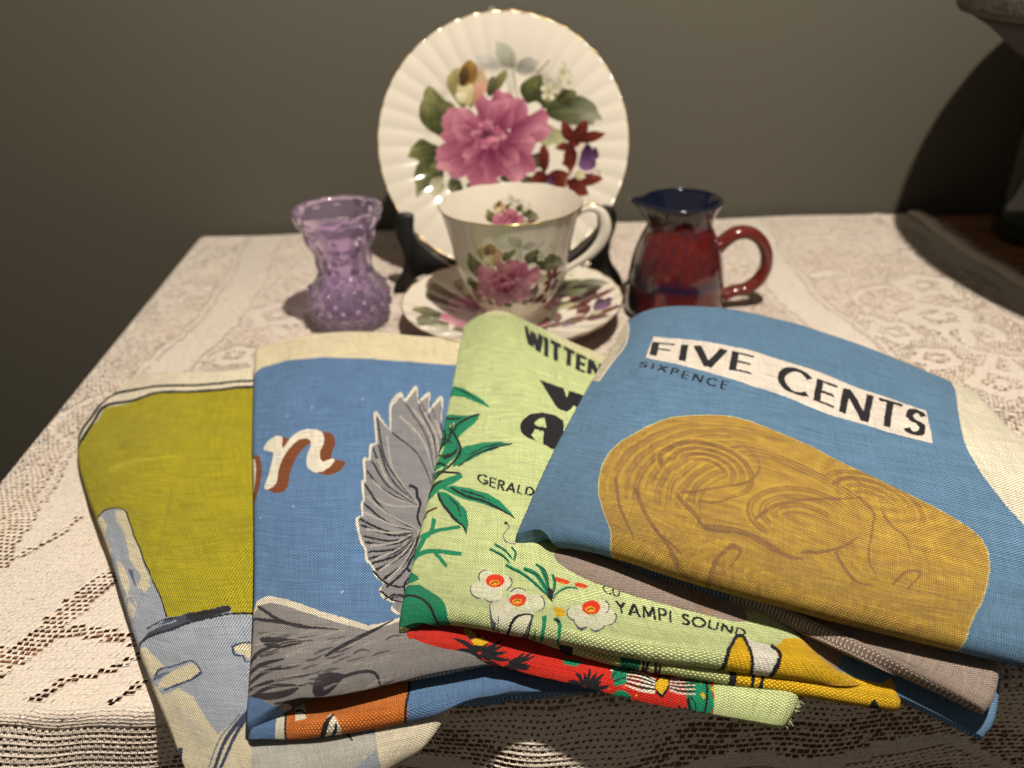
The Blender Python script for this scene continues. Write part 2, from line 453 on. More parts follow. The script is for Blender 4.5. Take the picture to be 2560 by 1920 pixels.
slab(bm, -.235, -.215, .237, .673, -.11, -.028, .002); slab(bm, .755, .775, .237, .673, -.11, -.028, .002)
bm_obj('apron', bm, m_wood, table)
for sx in (-.222, .762):
    for sy in (.222, .688):
        bm = bmesh.new(); slab(bm, sx-.02, sx+.02, sy-.02, sy+.02, -.78, -.112, .003); bm_obj('leg', bm, m_wood, table)

# ------------------------------------------------------------------ lace cloth: every mesh of the net is an opening in the geometry
RINGS = [(-.182, .634, .018), (-.175, .529, .02), (-.266, .575, .018), (-.262, .450, .018), (-.263, .665, .016), (-.185, .462, .013),
         (.305, .651, .021), (.282, .581, .023), (.318, .540, .02), (.258, .462, .016), (.300, .484, .022), (.300, .436, .02), (.268, .424, .013), (.330, .410, .022), (.292, .392, .018), (.335, .350, .024), (.345, .60, .016),
         (.10, .66, .02), (-.06, .66, .02), (.0, .60, .02), (.06, .57, .018), (.17, .60, .02), (.15, .44, .02), (.20, .40, .02), (.36, .29, .022), (-.10, .60, .018), (-.09, .45, .02), (-.14, .40, .018),
         (-.155, .36, .02), (-.12, .30, .02), (.05, .40, .018)]
SCROLLS = [(-.150, .600, .026, .3, 1), (.150, .500, .028, 1.2, -1), (.285, .520, .024, 2., 1), (.270, .620, .024, .2, -1), (.315, .455, .026, 3.5, 1), (-.255, .510, .018, 1, -1), (-.165, .420, .024, 2.5, 1), (.325, .39, .026, .5, -1), (-.245, .395, .020, 2, 1), (.30, .33, .026, 4, 1), (.17, .63, .024, 5, 1), (-.24, .34, .018, 1, 1)]
PETALS = []
rr_ = random.Random(5)
for (cx, cy, r) in RINGS:
    for k in range(1):
        a = rr_.uniform(0, 2*pi); PETALS.append((cx+cos(a)*r*1.45, cy+sin(a)*r*1.45, a+rr_.uniform(-.6, .6), r*.62, r*.24))
def lace(x, y):
    """fraction of each cell that is open"""
    X = np.abs(x+.0)
    cen = .221+.007*np.sin(y*19+.6)
    d = X-cen
    hole = np.where(y > .34, .61, .52)+.06*np.sin(x*90+y*50)*np.sin(y*120)
    front = y < .315
    # ribbon bands
    hole[np.abs(d) < .0135] = 0.
    hole[np.abs(np.abs(d)-.0150) < .0014] = .5
    hole[np.abs(np.abs(d)-.0182) < .0016] = 0.
    hole[X > .362+.006*np.sin(y*60)] = 0.0
    hole[(X > .355) & (X < .359)] = .3
    for (cx, cy, r) in RINGS[::2]+RINGS[1:12:4]:
        q = np.hypot((x-cx), (y-cy)*1.05)
        wob = 1+.12*np.sin(5*np.arctan2(y-cy, x-cx)+cx*40)
        hole[np.abs(q/wob-r*.80) < r*.26] = 0.
        hole[q < r*.26] = 0.
    for (cx, cy, a, l, ww) in PETALS:
        u = (x-cx)*cos(a)+(y-cy)*sin(a); v = -(x-cx)*sin(a)+(y-cy)*cos(a)
        hole[(u/l)**2+(v/ww)**2 < 1] = 0.
    for (cx_, cy_, R_, a0, tw_) in SCROLLS[::2]:
        dx, dy = x-cx_, y-cy_; rr = np.hypot(dx, dy); th = np.arctan2(dy, dx)*tw_
        sp_ = (rr/R_-((th-a0)/(2*pi)) % 1.0)
        m = (rr < R_*1.6) & ((np.abs(sp_) < .13) | (np.abs(sp_-1) < .10)); hole[m] = 0.
        m = (rr < R_*1.6) & ((np.abs(sp_-.22) < .05)); hole[m & (y < .31)] = .62
    # near the front edge the work is close, with rows of larger openings drawing the leaves
    nf = (y < .305+.012*np.sin(x*40)) & (x < -.09)
    hole[nf] = 0.
    def line(pts, wd, h):
        P = spl(pts, 40)
        for i in range(len(P)-1):
            ax, ay = P[i]; bx, by = P[i+1]; L2 = (bx-ax)**2+(by-ay)**2+1e-12
            t = np.clip(((x-ax)*(bx-ax)+(y-ay)*(by-ay))/L2, 0, 1)
            q = np.hypot(x-ax-t*(bx-ax), y-ay-t*(by-ay)); hole[(q < wd*1.3)] = h
    hole[(x < -.222-.02*np.sin((y-.24)*14)) & nf & (y > .262)] = .52
    WL = 1.25
    line([(-.214, .296), (-.222, .276), (-.240, .262)], .0014, .6)
    line([(-.152, .272), (-.170, .262), (-.183, .245), (-.190, .226), (-.200, .208), (-.206, .196)], .0046, .62)
    line([(-.128, .262), (-.150, .255), (-.158, .240), (-.150, .229), (-.120, .226)], .0030, .62)
    line([(-.155, .229), (-.13, .227), (-.10, .229)], .0034, .74)
    line([(-.195, .222), (-.178, .224), (-.168, .221), (-.155, .218), (-.140, .219)], .0024, .66)
    line([(-.120, .222), (-.140, .214), (-.155, .206), (-.172, .200), (-.180, .190)], .0015, .62)
    line([(-.125, .212), (-.135, .204), (-.142, .197), (-.150, .189)], .0015, .62)
    line([(-.205, .215), (-.214, .207), (-.222, .196), (-.24, .19)], .0020, .6)
    line([(-.12, .200), (-.10, .196), (-.09, .205)], .0020, .62)
    # drop over the front edge
    s = y < YF-.006
    dy = (YF-y)
    hole[s] = .30
    wv = .010*np.sin(x*34+.8)+.006*np.sin(x*71)
    for c0, hw, hv in ((.028, .008, .66), (.062, .010, .7), (.098, .012, .62), (.132, .007, .72)):
        hole[s & (np.abs(dy-c0-wv) < hw)] = hv
        hole[s & (np.abs(dy-c0-wv-hw-.004) < .0035)] = 0.
    return hole
CX, CY = .0027, .0023
def drape(x, y):
    x = x+.0028*np.sin(y*37+1)*np.clip((x-.33)/.06, 0, 1)+.0012*np.sin(y*103)*np.clip((x-.36)/.03, 0, 1)
    y = y+.0018*np.sin(x*21)*np.clip((y-.66)/.05, 0, 1)
    z = np.zeros_like(x); X = x.copy(); Y = y.copy()
    r = .0045
    ov = np.maximum(YF-y, 0); a = np.minimum(ov/r, pi/2); dn = np.maximum(ov-r*pi/2, 0)
    Yf = YF-r*np.sin(a); zf = -r*(1-np.cos(a))-dn
    bul = (dn/.15)**.8*(.016+.015*np.sin(x*27+.4)+.006*np.sin(x*58+1.))+dn*.05
    Y = np.where(y < YF, Yf-bul, Y); z = np.where(y < YF, zf, z)
    xl = xleft(np.maximum(y, YF)); ol = np.maximum(xl-x, 0); a = np.minimum(ol/r, pi/2); dn = np.maximum(ol-r*pi/2, 0)
    X = np.where(x < xl, xl-r*np.sin(a)-dn*.08, X); z = z+np.where(x < xl, -r*(1-np.cos(a))-dn, 0)
    ob = np.maximum(y-YB, 0); a = np.minimum(ob/r, pi/2); dn = np.maximum(ob-r*pi/2, 0)
    Y = np.where(y > YB, YB+r*np.sin(a)*.7, Y); z = z+np.where(y > YB, -r*(1-np.cos(a))-dn, 0)
    # soft creases and unevenness on the table
    flat = (y > YF) & (x > xl)
    z = z+np.where(flat, .0006*np.sin(x*31+y*17)+.0005*np.sin(x*13-y*47+1)+.0016*np.exp(-((x-.352-.012*np.sin(y*9))/.0035)**2)+.0007*np.exp(-((x-.377)/.003)**2), 0)
    return np.stack([X, Y, z], -1)
xs0 = -.31; nxc = int((XR-xs0)/CX); nyc = int((.75-(YF-.175))/CY)
J, I = np.meshgrid(np.arange(nyc), np.arange(nxc), indexing='ij')
x0 = xs0+I*CX+(J % 2)*CX*.5; y0 = YF-.175+J*CY
hf = lace(x0+CX/2, y0+CY/2)
rh = RNG.random(hf.shape)
hf = np.where((hf > 0.55) & (rh < .10), .30, hf); hf = np.where((hf > .3) & (rh > .97), 0, hf)
dense = hf == 0
slit = dense & (RNG.random(hf.shape) < np.clip((.52-y0)/.3, .04, .5))
near = np.clip((.50-y0)/.2, 0, 1)
hx = np.where(dense, RNG.uniform(.04, .13, hf.shape)*(.35+.65*near), np.clip(hf+.12+RNG.uniform(-.14, .14, hf.shape), 0, .86))
hy = np.where(dense, RNG.uniform(.25, .62, hf.shape), np.clip(hf+.04+RNG.uniform(-.14, .14, hf.shape), 0, .82))
jit = RNG.uniform(-.10, .10, hf.shape+(2,))
def warp(x, y):     # the net is hand-soft: its rows and columns wander
    return x+.0013*np.sin(y*61+2.3*np.sin(x*23))+.0006*np.sin(y*190+x*70), y+.0014*np.sin(x*47+1.7*np.sin(y*31))+.0006*np.sin(x*173-y*90)
cells = []
for (u, v) in ((0, 0), (1, 0), (1, 1), (0, 1)): cells.append(drape(*warp(x0+u*CX, y0+v*CY)))
inn = []
sl = RNG.uniform(.10, .34, hf.shape)
for (su, sv) in ((-1, -1), (1, -1), (1, 1), (-1, 1)):
    kx = 1+RNG.uniform(-.2, .2, hf.shape); ky = 1+RNG.uniform(-.2, .2, hf.shape)
    slant = np.where(dense, sv*sl, sv*.07+.0*sl)
    inn.append(drape(*warp(x0+(.5+jit[..., 0]+su*hx/2*kx+slant)*CX, y0+(.5+jit[..., 1]+sv*hy/2*ky)*CY)))
Vc = np.stack(cells+inn, 2)           # nyc,nxc,8,3
ripple = RNG.uniform(-.00005, .00005, hf.shape+(8,))
front_m = (y0 < YF)[..., None]
lift = np.where(dense[..., None], np.array([-.00006]*4+[.00008]*4), np.array([.00025]*4+[-.00020]*4))+ripple
Vc[..., 2] += np.where(front_m, lift*.3, lift); Vc[..., 1] -= np.where(front_m, lift*1.2, 0)
nv = nyc*nxc; base = (np.arange(nv)*8)[:, None]
tr = np.array([[0, 1, 5, 4], [1, 2, 6, 5], [2, 3, 7, 6], [3, 0, 4, 7]])
q = (base[:, None, :]+tr[None]).reshape(-1, 4)
dn_ = (dense & ~slit).ravel()
qc = (base[dn_]+np.array([[4, 5, 6, 7]]))
Q = np.vstack([q, qc]).astype(np.int32)
V8 = Vc.reshape(-1, 3); uvl = np.stack([x0, y0], -1).reshape(-1, 1, 2)
offs = np.array([[0, 0], [1, 0], [1, 1], [0, 1], [.2, .2], [.8, .2], [.8, .8], [.2, .8]])*[CX, CY]
UV8 = (uvl+offs[None]).reshape(-1, 2)
me = bpy.data.meshes.new('lace_weave')
me.vertices.add(len(V8)); me.vertices.foreach_set('co', V8.astype(np.float32).ravel())
me.loops.add(Q.size); me.loops.foreach_set('vertex_index', Q.ravel())
me.polygons.add(len(Q)); me.polygons.foreach_set('loop_start', np.arange(len(Q), dtype=np.int32)*4)
me.update(calc_edges=True); me.validate()
me.polygons.foreach_set('use_smooth', np.ones(len(me.polygons), dtype=bool))
ul = me.uv_layers.new(name='cloth'); li = np.empty(len(me.loops), dtype=np.int32); me.loops.foreach_get('vertex_index', li)
ul.data.foreach_set('uv', UV8[li].astype(np.float32).ravel())
m_lace, nt, b = new_mat('lace_cotton', (.72, .62, .52), .9)
b.inputs['Specular IOR Level'].default_value = .15; b.inputs['Sheen Weight'].default_value = .15
uvc = nt.nodes.new('ShaderNodeUVMap'); uvc.uv_map = 'cloth'
sep = nt.nodes.new('ShaderNodeSeparateXYZ'); nt.links.new(uvc.outputs[0], sep.inputs[0])
wob = noise_(nt, scalevec(nt, uvc.outputs[0], (120, 300, 1)), 1, 2)
rows = math_(nt, 'SINE', math_(nt, 'MULTIPLY_ADD', sep.outputs[1], 2*pi/.00145, math_(nt, 'MULTIPLY', wob, 2.6)))
colm = math_(nt, 'SINE', math_(nt, 'MULTIPLY_ADD', sep.outputs[0], 2*pi/.0008, math_(nt, 'MULTIPLY', sep.outputs[1], 900)))
h = math_(nt, 'ADD', math_(nt, 'MULTIPLY', rows, .5), math_(nt, 'MULTIPLY', colm, .22))
fz = noise_(nt, uvc.outputs[0], 1500, 3)
h2 = math_(nt, 'ADD', h, fz); bump_(nt, h2, .75, .0004, b)
big = noise_(nt, uvc.outputs[0], 22, 3)
c = mix_(nt, big, (.80, .70, .605), (.87, .775, .675))
c = mix_(nt, math_(nt, 'MULTIPLY', math_(nt, 'SUBTRACT', .5, math_(nt, 'MULTIPLY', h, .7)), .12), c, (.50, .41, .33))
nt.links.new(c, b.inputs['Base Color'])
me.materials.append(m_lace)
cloth = thing('tablecloth', 'cream cotton lace tablecloth with ribbon bands and open net over the table', 'tablecloth', (0, .45, 0))
lw = bpy.data.objects.new('lace_weave', me); link(lw, cloth); lw.location = (0, -.45, 0); lw['kind'] = 'stuff'
# frayed thread ends on the right edge
V = []; F = []
rg = random.Random(3)
for k in range(900):
    cl = rg.choice([.50, .57, .585, .60, .655, .66, .672, .62, .45])
    y = rg.gauss(cl, .010) if rg.random() < .45 else rg.uniform(.2, .71)
    L = rg.uniform(.003, .009) if rg.random() < .4 else rg.uniform(.001, .004); a = rg.uniform(-.9, .9)
    p0 = np.array([XR-.001+.0028*sin(y*37+1)+.0012*sin(y*103), y, .0008]); d = np.array([cos(a), sin(a), rg.uniform(-.1, .5)])
    path = [p0+d*L*t+np.array([0, 0, -.0010*t*t])+np.array([rg.gauss(0, .0002), rg.gauss(0, .0004), 0]) for t in (0, .33, .66, 1)]
    v, f = tube(path, .00016, 4, False, ref=(0, 0, 1)); n0 = len(V); V += list(v); F += [tuple(i+n0 for i in q) for q in f]
fr = mesh_obj('frayed_edge', V, F, m_lace, cloth); fr['kind'] = 'stuff'
# selvedge hem on right side
V = []; F = []
ysr = np.linspace(YF+.003, YB, 120)
for i, y in enumerate(ysr):
    wv = .0006*sin(y*140)+.0004*sin(y*331); ex = .0028*sin(y*37+1)+.0012*sin(y*103)
    for (dx, z) in ((-.012, .0004), (-.010, .0022), (-.004, .0026), (.0005+wv, .0016), (0+wv, -.0015)):
        V.append((XR+dx+ex, y, z+.0003*sin(y*90+dx*500)))
for i in range(len(ysr)-1):
    for j in range(4): F.append((i*5+j, i*5+j+1, (i+1)*5+j+1, (i+1)*5+j))
mesh_obj('hem', V, F, m_lace, cloth)

# ------------------------------------------------------------------ lamp on the right whose wide shade throws the round shadow
SX, SY, SZ, SR = .518, .472, .188, .231
m_shade, nt, b = new_mat('frosted_shade', (.30, .26, .19), .6)
tc = nt.nodes.new('ShaderNodeTexCoord'); n1 = noise_(nt, tc.outputs['Object'], 90, 5, .7); n2 = noise_(nt, tc.outputs['Object'], 260, 3, .6)
nt.links.new(ramp_(nt, n1, [(.35, (.035, .031, .022)), (.6, (.065, .058, .042)), (.75, (.10, .09, .066))]), b.inputs['Base Color'])
bump_(nt, math_(nt, 'ADD', n1, n2), .8, .002, b)
m_dark, nt, b = new_mat('blackened_metal', (.02, .018, .015), .35)
m_dark2, nt, b = new_mat('wedge_grey', (.03, .026, .02), .7)
lampo = thing('table_lamp', 'unlit lamp with a wide mottled shade reaching into the top right corner', 'lamp', (SX, SY, 0))
prof = [(SR, SZ), (SR+.002, SZ+.004), (SR-.004, SZ+.02), (SR*.82, SZ+.06), (SR*.5, SZ+.12), (.05, SZ+.15), (.035, SZ+.152), (.05, SZ+.145), (SR*.5-.004, SZ+.113), (SR*.82-.004, SZ+.054), (SR-.010, SZ+.016), (SR-.006, SZ+.002)]
V, F = lathe(prof, 96, closed=True); mesh_obj('lamp_shade', V+[SX, SY, 0], F, m_shade, lampo)
V, F = lathe([(0.001, .0), (.07, .0), (.072, .006), (.05, .014), (.018, .02), (.012, .05), (.02, .08), (.03, .11), (.02, .15), (.009, .18), (.008, .36), (.001, .362)], 48)
mesh_obj('stem', V+[SX, SY, 0], F, m_dark, lampo)
V, F = lathe([(SR-.001, SZ+.001), (SR-.020, SZ-.010), (SR-.040, SZ-.026), (SR-.042, SZ-.026), (SR-.024, SZ-.008), (SR-.008, SZ+.003)], 96, closed=True); mesh_obj('wedge_cone', V+[SX, SY, 0], F, m_dark2, lampo)  # added dark cone, its outline makes the dark wedge under the rim
m_bot, nt, b = new_mat('dark_green_glass', (.015, .022, .012), .08); b.inputs['Coat Weight'].default_value = .5
bx, by = .472, .640
V, F = lathe(smooth_prof([(.001, 0), (.040, 0), (.044, .006), (.045, .03), (.045, .09), (.043, .11), (.03, .135), (.016, .15), (.014, .18), (.015, .20), (.018, .203), (.017, .21)], 60), 48)
bo = mesh_obj('glass_bottle', V+[bx, by, .0], F, m_bot); bo['label'] = 'dark green glass bottle half out of frame on the bare wood at right'; bo['category'] = 'bottle'
# ------------------------------------------------------------------ painted flowers (flat decal, drawn as petals and leaves)
class Paint:
    """brush-like petals on transparent ground; coordinates are plate-local, -1..1"""
    def __init__(s, n=1100):
        s.n = n; s.rgb = np.ones((n, n, 3), np.float32); s.al = np.zeros((n, n), np.float32)
        y, x = np.mgrid[0:n, 0:n]; s.X = (x+.5)/n*2-1; s.Y = (y+.5)/n*2-1
        r = np.random.default_rng(3); s.noi = np.zeros((n, n), np.float32)
        for k in (12, 30, 80):
            g = r.random((k+1, k+1)); xi = (s.X+1)/2*k*.9999; i = xi.astype(int); f = xi-i; yi = (s.Y+1)/2*k*.9999; j = yi.astype(int); e = yi-j
            f = f*f*(3-2*f); e = e*e*(3-2*e)
            s.noi += ((g[j, i]*(1-f)+g[j, i+1]*f)*(1-e)+(g[j+1, i]*(1-f)+g[j+1, i+1]*f)*e)*.33
    def petal(s, p0, p1, w, dark, light, ruff=.10, edge=.35, seed=0, blunt=.55, curl=0., vein=0, alpha=1.):
        p0 = np.array(p0); p1 = np.array(p1); L = np.hypot(*(p1-p0)); d = (p1-p0)/L; nrm = np.array([-d[1], d[0]])
        m = max(L, w)*1.3; c = (p0+p1)/2
        i0, i1 = [int(np.clip((c[0]+q*m+1)/2*s.n, 0, s.n)) for q in (-1, 1)]; j0, j1 = [int(np.clip((c[1]+q*m+1)/2*s.n, 0, s.n)) for q in (-1, 1)]
        X = s.X[j0:j1, i0:i1]-p0[0]; Y = s.Y[j0:j1, i0:i1]-p0[1]
        u = (X*d[0]+Y*d[1])/L; v = (X*nrm[0]+Y*nrm[1])/w; v = v+curl*(u-.5)**2*4-curl*.5
        u2 = u-ruff*(np.sin(v*4+seed*2.1)*.5+np.sin(v*9+seed*5)*.28)*np.clip(u, 0, 1)
        uc = np.clip(u2, 0, 1); hw = np.sin(pi*np.power(uc, blunt if blunt > 0 else 1))**.7 if blunt < 1 else np.sin(pi*np.power(uc, blunt))
        if blunt < 1: hw = np.clip(np.power(uc, .6), 0, 1)*np.sqrt(np.clip(1-np.power(uc, 4.5), 0, 1))
        hw = hw*(1+ruff*.8*np.sin(uc*9+seed*3))
        dd = (hw-np.abs(v)); ins = (u2 > 0) & (u2 < 1) & (dd > 0)
        a = np.clip(dd/.05, 0, 1)*ins*alpha
        sh = np.clip(uc*1.05-.12+.35*(s.noi[j0:j1, i0:i1]-.5)+.10*np.sin(v*13+seed)*(1-uc)+.1*np.sin(v*5+seed*1.7), 0, 1)
        rim = np.clip(1-dd/.16, 0, 1)*edge
        sh = np.clip(sh+rim*.6*np.where(v > 0, 1, .25)-np.clip(-v, 0, 1)*.22, 0, 1)
        col = np.array(dark)/255.*(1-sh[..., None])+np.array(light)/255.*sh[..., None]
        if vein:
            vv = np.clip(1-np.abs(v)/.07, 0, 1)*.6+np.clip(np.sin((u*7-np.abs(v)*2.2)*2*pi)*.5+.1, 0, 1)*.35
            col = col*(1-vv[..., None]*.45)+np.array((225, 215, 160))/255.*vv[..., None]*.30
        R = s.rgb[j0:j1, i0:i1]; A = s.al[j0:j1, i0:i1]
        R[:] = R*(1-a[..., None])+col*a[..., None]; A[:] = np.maximum(A, a)
    def blob(s, c, r, dark, light, seed=0, asp=1., alpha=1.):
        s.petal((c[0], c[1]-r*asp), (c[0], c[1]+r*asp), r*.9, dark, light, .03, .2, seed, .5, 0, 0, alpha)
    def line(s, pts, wd, col):
        P = spl(pts, 60) if len(pts) > 2 else dens(pts, False, .01)
        for i in range(len(P)-1):
            s.petal(P[i]-(P[i+1]-P[i])*.6, P[i+1]+(P[i+1]-P[i])*.6, wd, col, col, 0, 0, 0, .5)
    def image(s, name, bg):
        im = bpy.data.images.new(name, s.n, s.n, alpha=False)
        px = np.ones((s.n, s.n, 4), np.float32); bgc = np.array(bg)/255.
        lum_ = s.rgb.mean(-1, keepdims=True); s.rgb = (s.rgb*.82+lum_*.18)*.95
        px[..., :3] = bgc*(1-s.al[..., None])+s.rgb*s.al[..., None]*1.0 if False else s.rgb*s.al[..., None]+bgc*(1-s.al[..., None])
        im.pixels.foreach_set(px[::-1].ravel()); im.pack(); return im
def pz(x, y): return ((x-1103)/956., (y-1077)/990.)
DM, LM, MM = (112, 22, 58), (222, 122, 150), (176, 62, 104)
LG, DG = (150, 148, 84), (50, 58, 26)
def bouquet():
    p = Paint()
    pe = lambda a, b, w, d, l, **k: p.petal(pz(*a), pz(*b), w/956., d, l, **k)
    # grey-green sprays and shadows of leaves
    pe((1180, 720), (1150, 500), 38, (120, 122, 96), (175, 172, 140), alpha=.6, blunt=1.)
    pe((1210, 520), (1060, 350), 70, (130, 132, 110), (175, 176, 152), alpha=.8, blunt=1.)
    pe((1130, 520), (900, 440), 50, (150, 150, 138), (180, 178, 165), alpha=.6, blunt=1.)
    pe((1200, 540), (1370, 480), 60, (120, 120, 108), (165, 165, 150), alpha=.8, blunt=1.)
    p.line([pz(1215, 760), pz(1200, 620), pz(1170, 430)], .008, (150, 150, 110))
    p.line([pz(1360, 560), pz(1400, 530), pz(1450, 480)], .006, (110, 60, 70))
    # leaves
    pe((690, 1040), (570, 640), 130, DG, LG, vein=1, blunt=1., seed=1)
    pe((560, 960), (560, 700), 70, (70, 78, 34), (160, 156, 96), vein=1, blunt=1., seed=2)
    pe((640, 1080), (400, 1150), 90, DG, (146, 142, 80), vein=1, blunt=1., seed=3)
    pe((620, 1140), (460, 1440), 110, (46, 54, 26), (140, 142, 90), vein=1, blunt=1., seed=4)
    pe((640, 1180), (520, 1300), 90, (40, 48, 22), (110, 112, 60), vein=1, blunt=1., seed=5)
    pe((1010, 700), (1150, 520), 40, (80, 84, 36), (165, 156, 92), blunt=1., seed=2)
    pe((1280, 780), (1370, 560), 95, (44, 52, 24), (132, 134, 66), vein=1, blunt=1., seed=6)
    pe((1380, 800), (1580, 740), 60, (40, 50, 26), (120, 124, 70), vein=1, blunt=1., seed=7)
    pe((1460, 830), (1840, 910), 105, (84, 92, 66), (170, 168, 140), vein=1, blunt=1., seed=8, curl=-.5)
    pe((1400, 840), (1640, 860), 60, (52, 60, 32), (130, 134, 86), blunt=1., seed=9)
    pe((1400, 900), (1420, 1100), 90, (120, 126, 80), (196, 194, 140), blunt=1., seed=1)
    pe((1430, 960), (1560, 1090), 60, (150, 150, 100), (205, 200, 156), blunt=1., seed=2)
    pe((640, 1290), (560, 1450), 60, (150, 146, 110), (215, 205, 180), blunt=1., seed=2)
    pe((700, 1300), (760, 1430), 60, (110, 110, 90), (190, 186, 166), blunt=1.)
    pe((1060, 1320), (1200, 1330), 30, (50, 50, 30), (100, 100, 60), blunt=1.)
    for (a_, b_, w_) in (((1300, 1150), (1440, 1240), 60), ((1000, 720), (1060, 560), 50), ((700, 900), (620, 760), 70), ((680, 1200), (560, 1230), 60), ((780, 1330), (700, 1420), 60), ((1350, 760), (1480, 720), 60), ((1400, 700), (1340, 620), 50), ((1500, 780), (1640, 700), 60), ((1000, 1330), (1040, 1440), 70), ((1250, 1300), (1300, 1420), 60), ((900, 1350), (840, 1440), 60)):
        pe(a_, b_, w_, (48, 54, 28), (128, 126, 74), vein=1, blunt=1., seed=w_)
    # bud rose, upper left
    pe((820, 800), (780, 520), 130, (120, 108, 56), (196, 180, 112), seed=3, ruff=.05)
    pe((860, 800), (960, 540), 100, (150, 126, 76), (214, 178, 140), seed=4, ruff=.05)
    pe((850, 780), (830, 610), 90, (186, 168, 110), (234, 218, 170), seed=5, ruff=.06)
    pe((900, 760), (960, 610), 70, (190, 130, 104), (226, 166, 140), seed=6, ruff=.06)
    pe((800, 760), (800, 680), 60, (200, 190, 140), (240, 230, 196), seed=2)
    pe((820, 640), (900, 480), 90, (126, 84, 24), (184, 138, 56), seed=1, ruff=.1)
    pe((800, 640), (850, 520), 50, (52, 32, 16), (120, 84, 40), seed=1, ruff=.1)
    # small white flowers, upper right
    for (cx, cy, r) in ((1450, 680, 70), (1545, 560, 60), (1520, 650, 50), (1590, 610, 45), (1420, 640, 40)):
        p.blob(pz(cx, cy), r*1.15/956, (120, 120, 70), (180, 176, 120), alpha=.55)
    for (cx, cy, r) in ((1445, 690, 66), (1545, 565, 52), (1585, 640, 40)):
        for k in range(5):
            a = k*1.257+cx; pe((cx, cy), (cx+cos(a)*r, cy+sin(a)*r), r*.42, (190, 186, 140), (244, 238, 212), seed=k, ruff=.05, edge=.2)
        p.blob(pz(cx, cy), r*.2/956, (120, 100, 30), (170, 150, 70))
    # fuchsias
    RB, RL = (78, 20, 14), (140, 50, 34)
    p.blob(pz(1625, 1040), 66/956, RB, RL); p.blob(pz(1500, 1350), 84/956, RB, RL, asp=.7); p.blob(pz(1600, 1180), 40/956, RB, RL, asp=1.6); p.blob(pz(1610, 1380), 60/956, RB, RL, asp=.6)
    for (b, t, w) in (((1610, 1080), (1540, 900), 46), ((1620, 1080), (1720, 910), 50), ((1620, 1060), (1850, 1020), 42), ((1620, 1080), (1480, 1110), 30), ((1600, 1060), (1590, 1300), 52),
                      ((1600, 1200), (1530, 1230), 30), ((1400, 1300), (1400, 1060), 44), ((1560, 1360), (1840, 1350), 50), ((1440, 1310), (1290, 1350), 60), ((1560, 1340), (1720, 1470), 66), ((1480, 1330), (1560, 1400), 70), ((1400, 1320), (1600, 1310), 50)):
        pe(b, t, w, RB, RL, blunt=1., seed=w, ruff=.05)
    p.blob(pz(1715, 1185), 100/956, (44, 16, 48), (120, 78, 130), asp=1.)
    pe((1740, 1100), (1700, 1290), 60, (60, 24, 66), (140, 96, 150), seed=2, ruff=.02)
    p.blob(pz(1770, 1160), 46/956, (52, 20, 60), (110, 66, 120))
    p.blob(pz(1440, 1370), 50/956, (70, 40, 80), (150, 110, 150))
    p.line([pz(1600, 1290), pz(1570, 1330), pz(1540, 1420)], .012, (150, 96, 84))
    p.line([pz(1760, 1290), pz(1800, 1300), pz(1790, 1340)], .006, (150, 80, 90)); p.line([pz(1740, 1290), pz(1760, 1340)], .006, (150, 80, 90))
    pe((1620, 1300), (1700, 1330), 40, (190, 180, 130), (226, 216, 180), blunt=1.)
    # the peony, outer petals first
    p.blob(pz(1010, 1060), 300/956, (120, 36, 72), (176, 78, 112), asp=.85)
    P_ = [((960, 1000), (690, 830), 150, 1), ((960, 980), (640, 960), 110, 2), ((900, 1050), (760, 820), 120, 3), ((1000, 960), (960, 720), 100, 4), ((1080, 960), (1130, 670), 130, 5),
          ((1120, 960), (1190, 730), 100, 6), ((1160, 1000), (1260, 760), 90, 7), ((1130, 1020), (1450, 880), 130, 8), ((1120, 1040), (1440, 960), 100, 9), ((1130, 1060), (1300, 1150), 150, 10),
          ((1080, 1080), (1290, 1310), 150, 11), ((1050, 1100), (1220, 1330), 110, 12), ((1040, 1080), (860, 1390), 130, 13), ((1020, 1100), (1000, 1370), 80, 14), ((980, 1080), (640, 1250), 150, 15), ((940, 1060), (610, 1130), 120, 16), ((900, 1100), (720, 1270), 100, 17)]
    for (b, t, wd, sd) in P_: pe(b, t, wd, (128, 40, 76), (202, 116, 140) if sd % 3 else (220, 142, 160), seed=sd, ruff=.13, edge=.4)
    Q = [((1000, 1010), (1090, 740), 110, 21, 1), ((1060, 1000), (1170, 820), 80, 22, 0), ((980, 1020), (870, 860), 80, 23, 0), ((960, 1040), (740, 960), 90, 24, 1), ((960, 1060), (760, 1080), 70, 25, 0), ((980, 1080), (800, 1180), 80, 26, 1), ((1100, 1060), (1330, 1040), 80, 27, 1), ((1060, 1090), (1200, 1200), 90, 28, 1), ((1010, 1090), (960, 1250), 70, 29, 0)]
    for (b, t, wd, sd, l) in Q: pe(b, t, wd, (116, 32, 66), (216, 132, 152) if l else (186, 92, 122), seed=sd, ruff=.15, edge=.55)
    for k in range(16):
        a = k*2.4; r = 130-k*4.5; cx, cy = 985, 1000
        bx, by = cx+cos(a)*22, cy+sin(a)*22
        pe((bx, by), (cx+cos(a)*r*1.05, cy+sin(a)*r*.95), 46-k*1.2, (112, 32, 66), (198, 102, 130) if k % 2 else (224, 146, 164), seed=k, ruff=.14, edge=.6)
    p.blob(pz(975, 1000), 40/956, (70, 22, 40), (130, 60, 74), alpha=.8)
    pe((930, 1050), (1050, 1020), 30, (190, 84, 116), (236, 150, 170), seed=3); pe((960, 900), (930, 930), 30, (200, 90, 120), (232, 140, 164), seed=4)
    return p
CHINA = (216, 208, 194)
bq = bouquet(); img_bq = bq.image('bouquet_decal', CHINA)
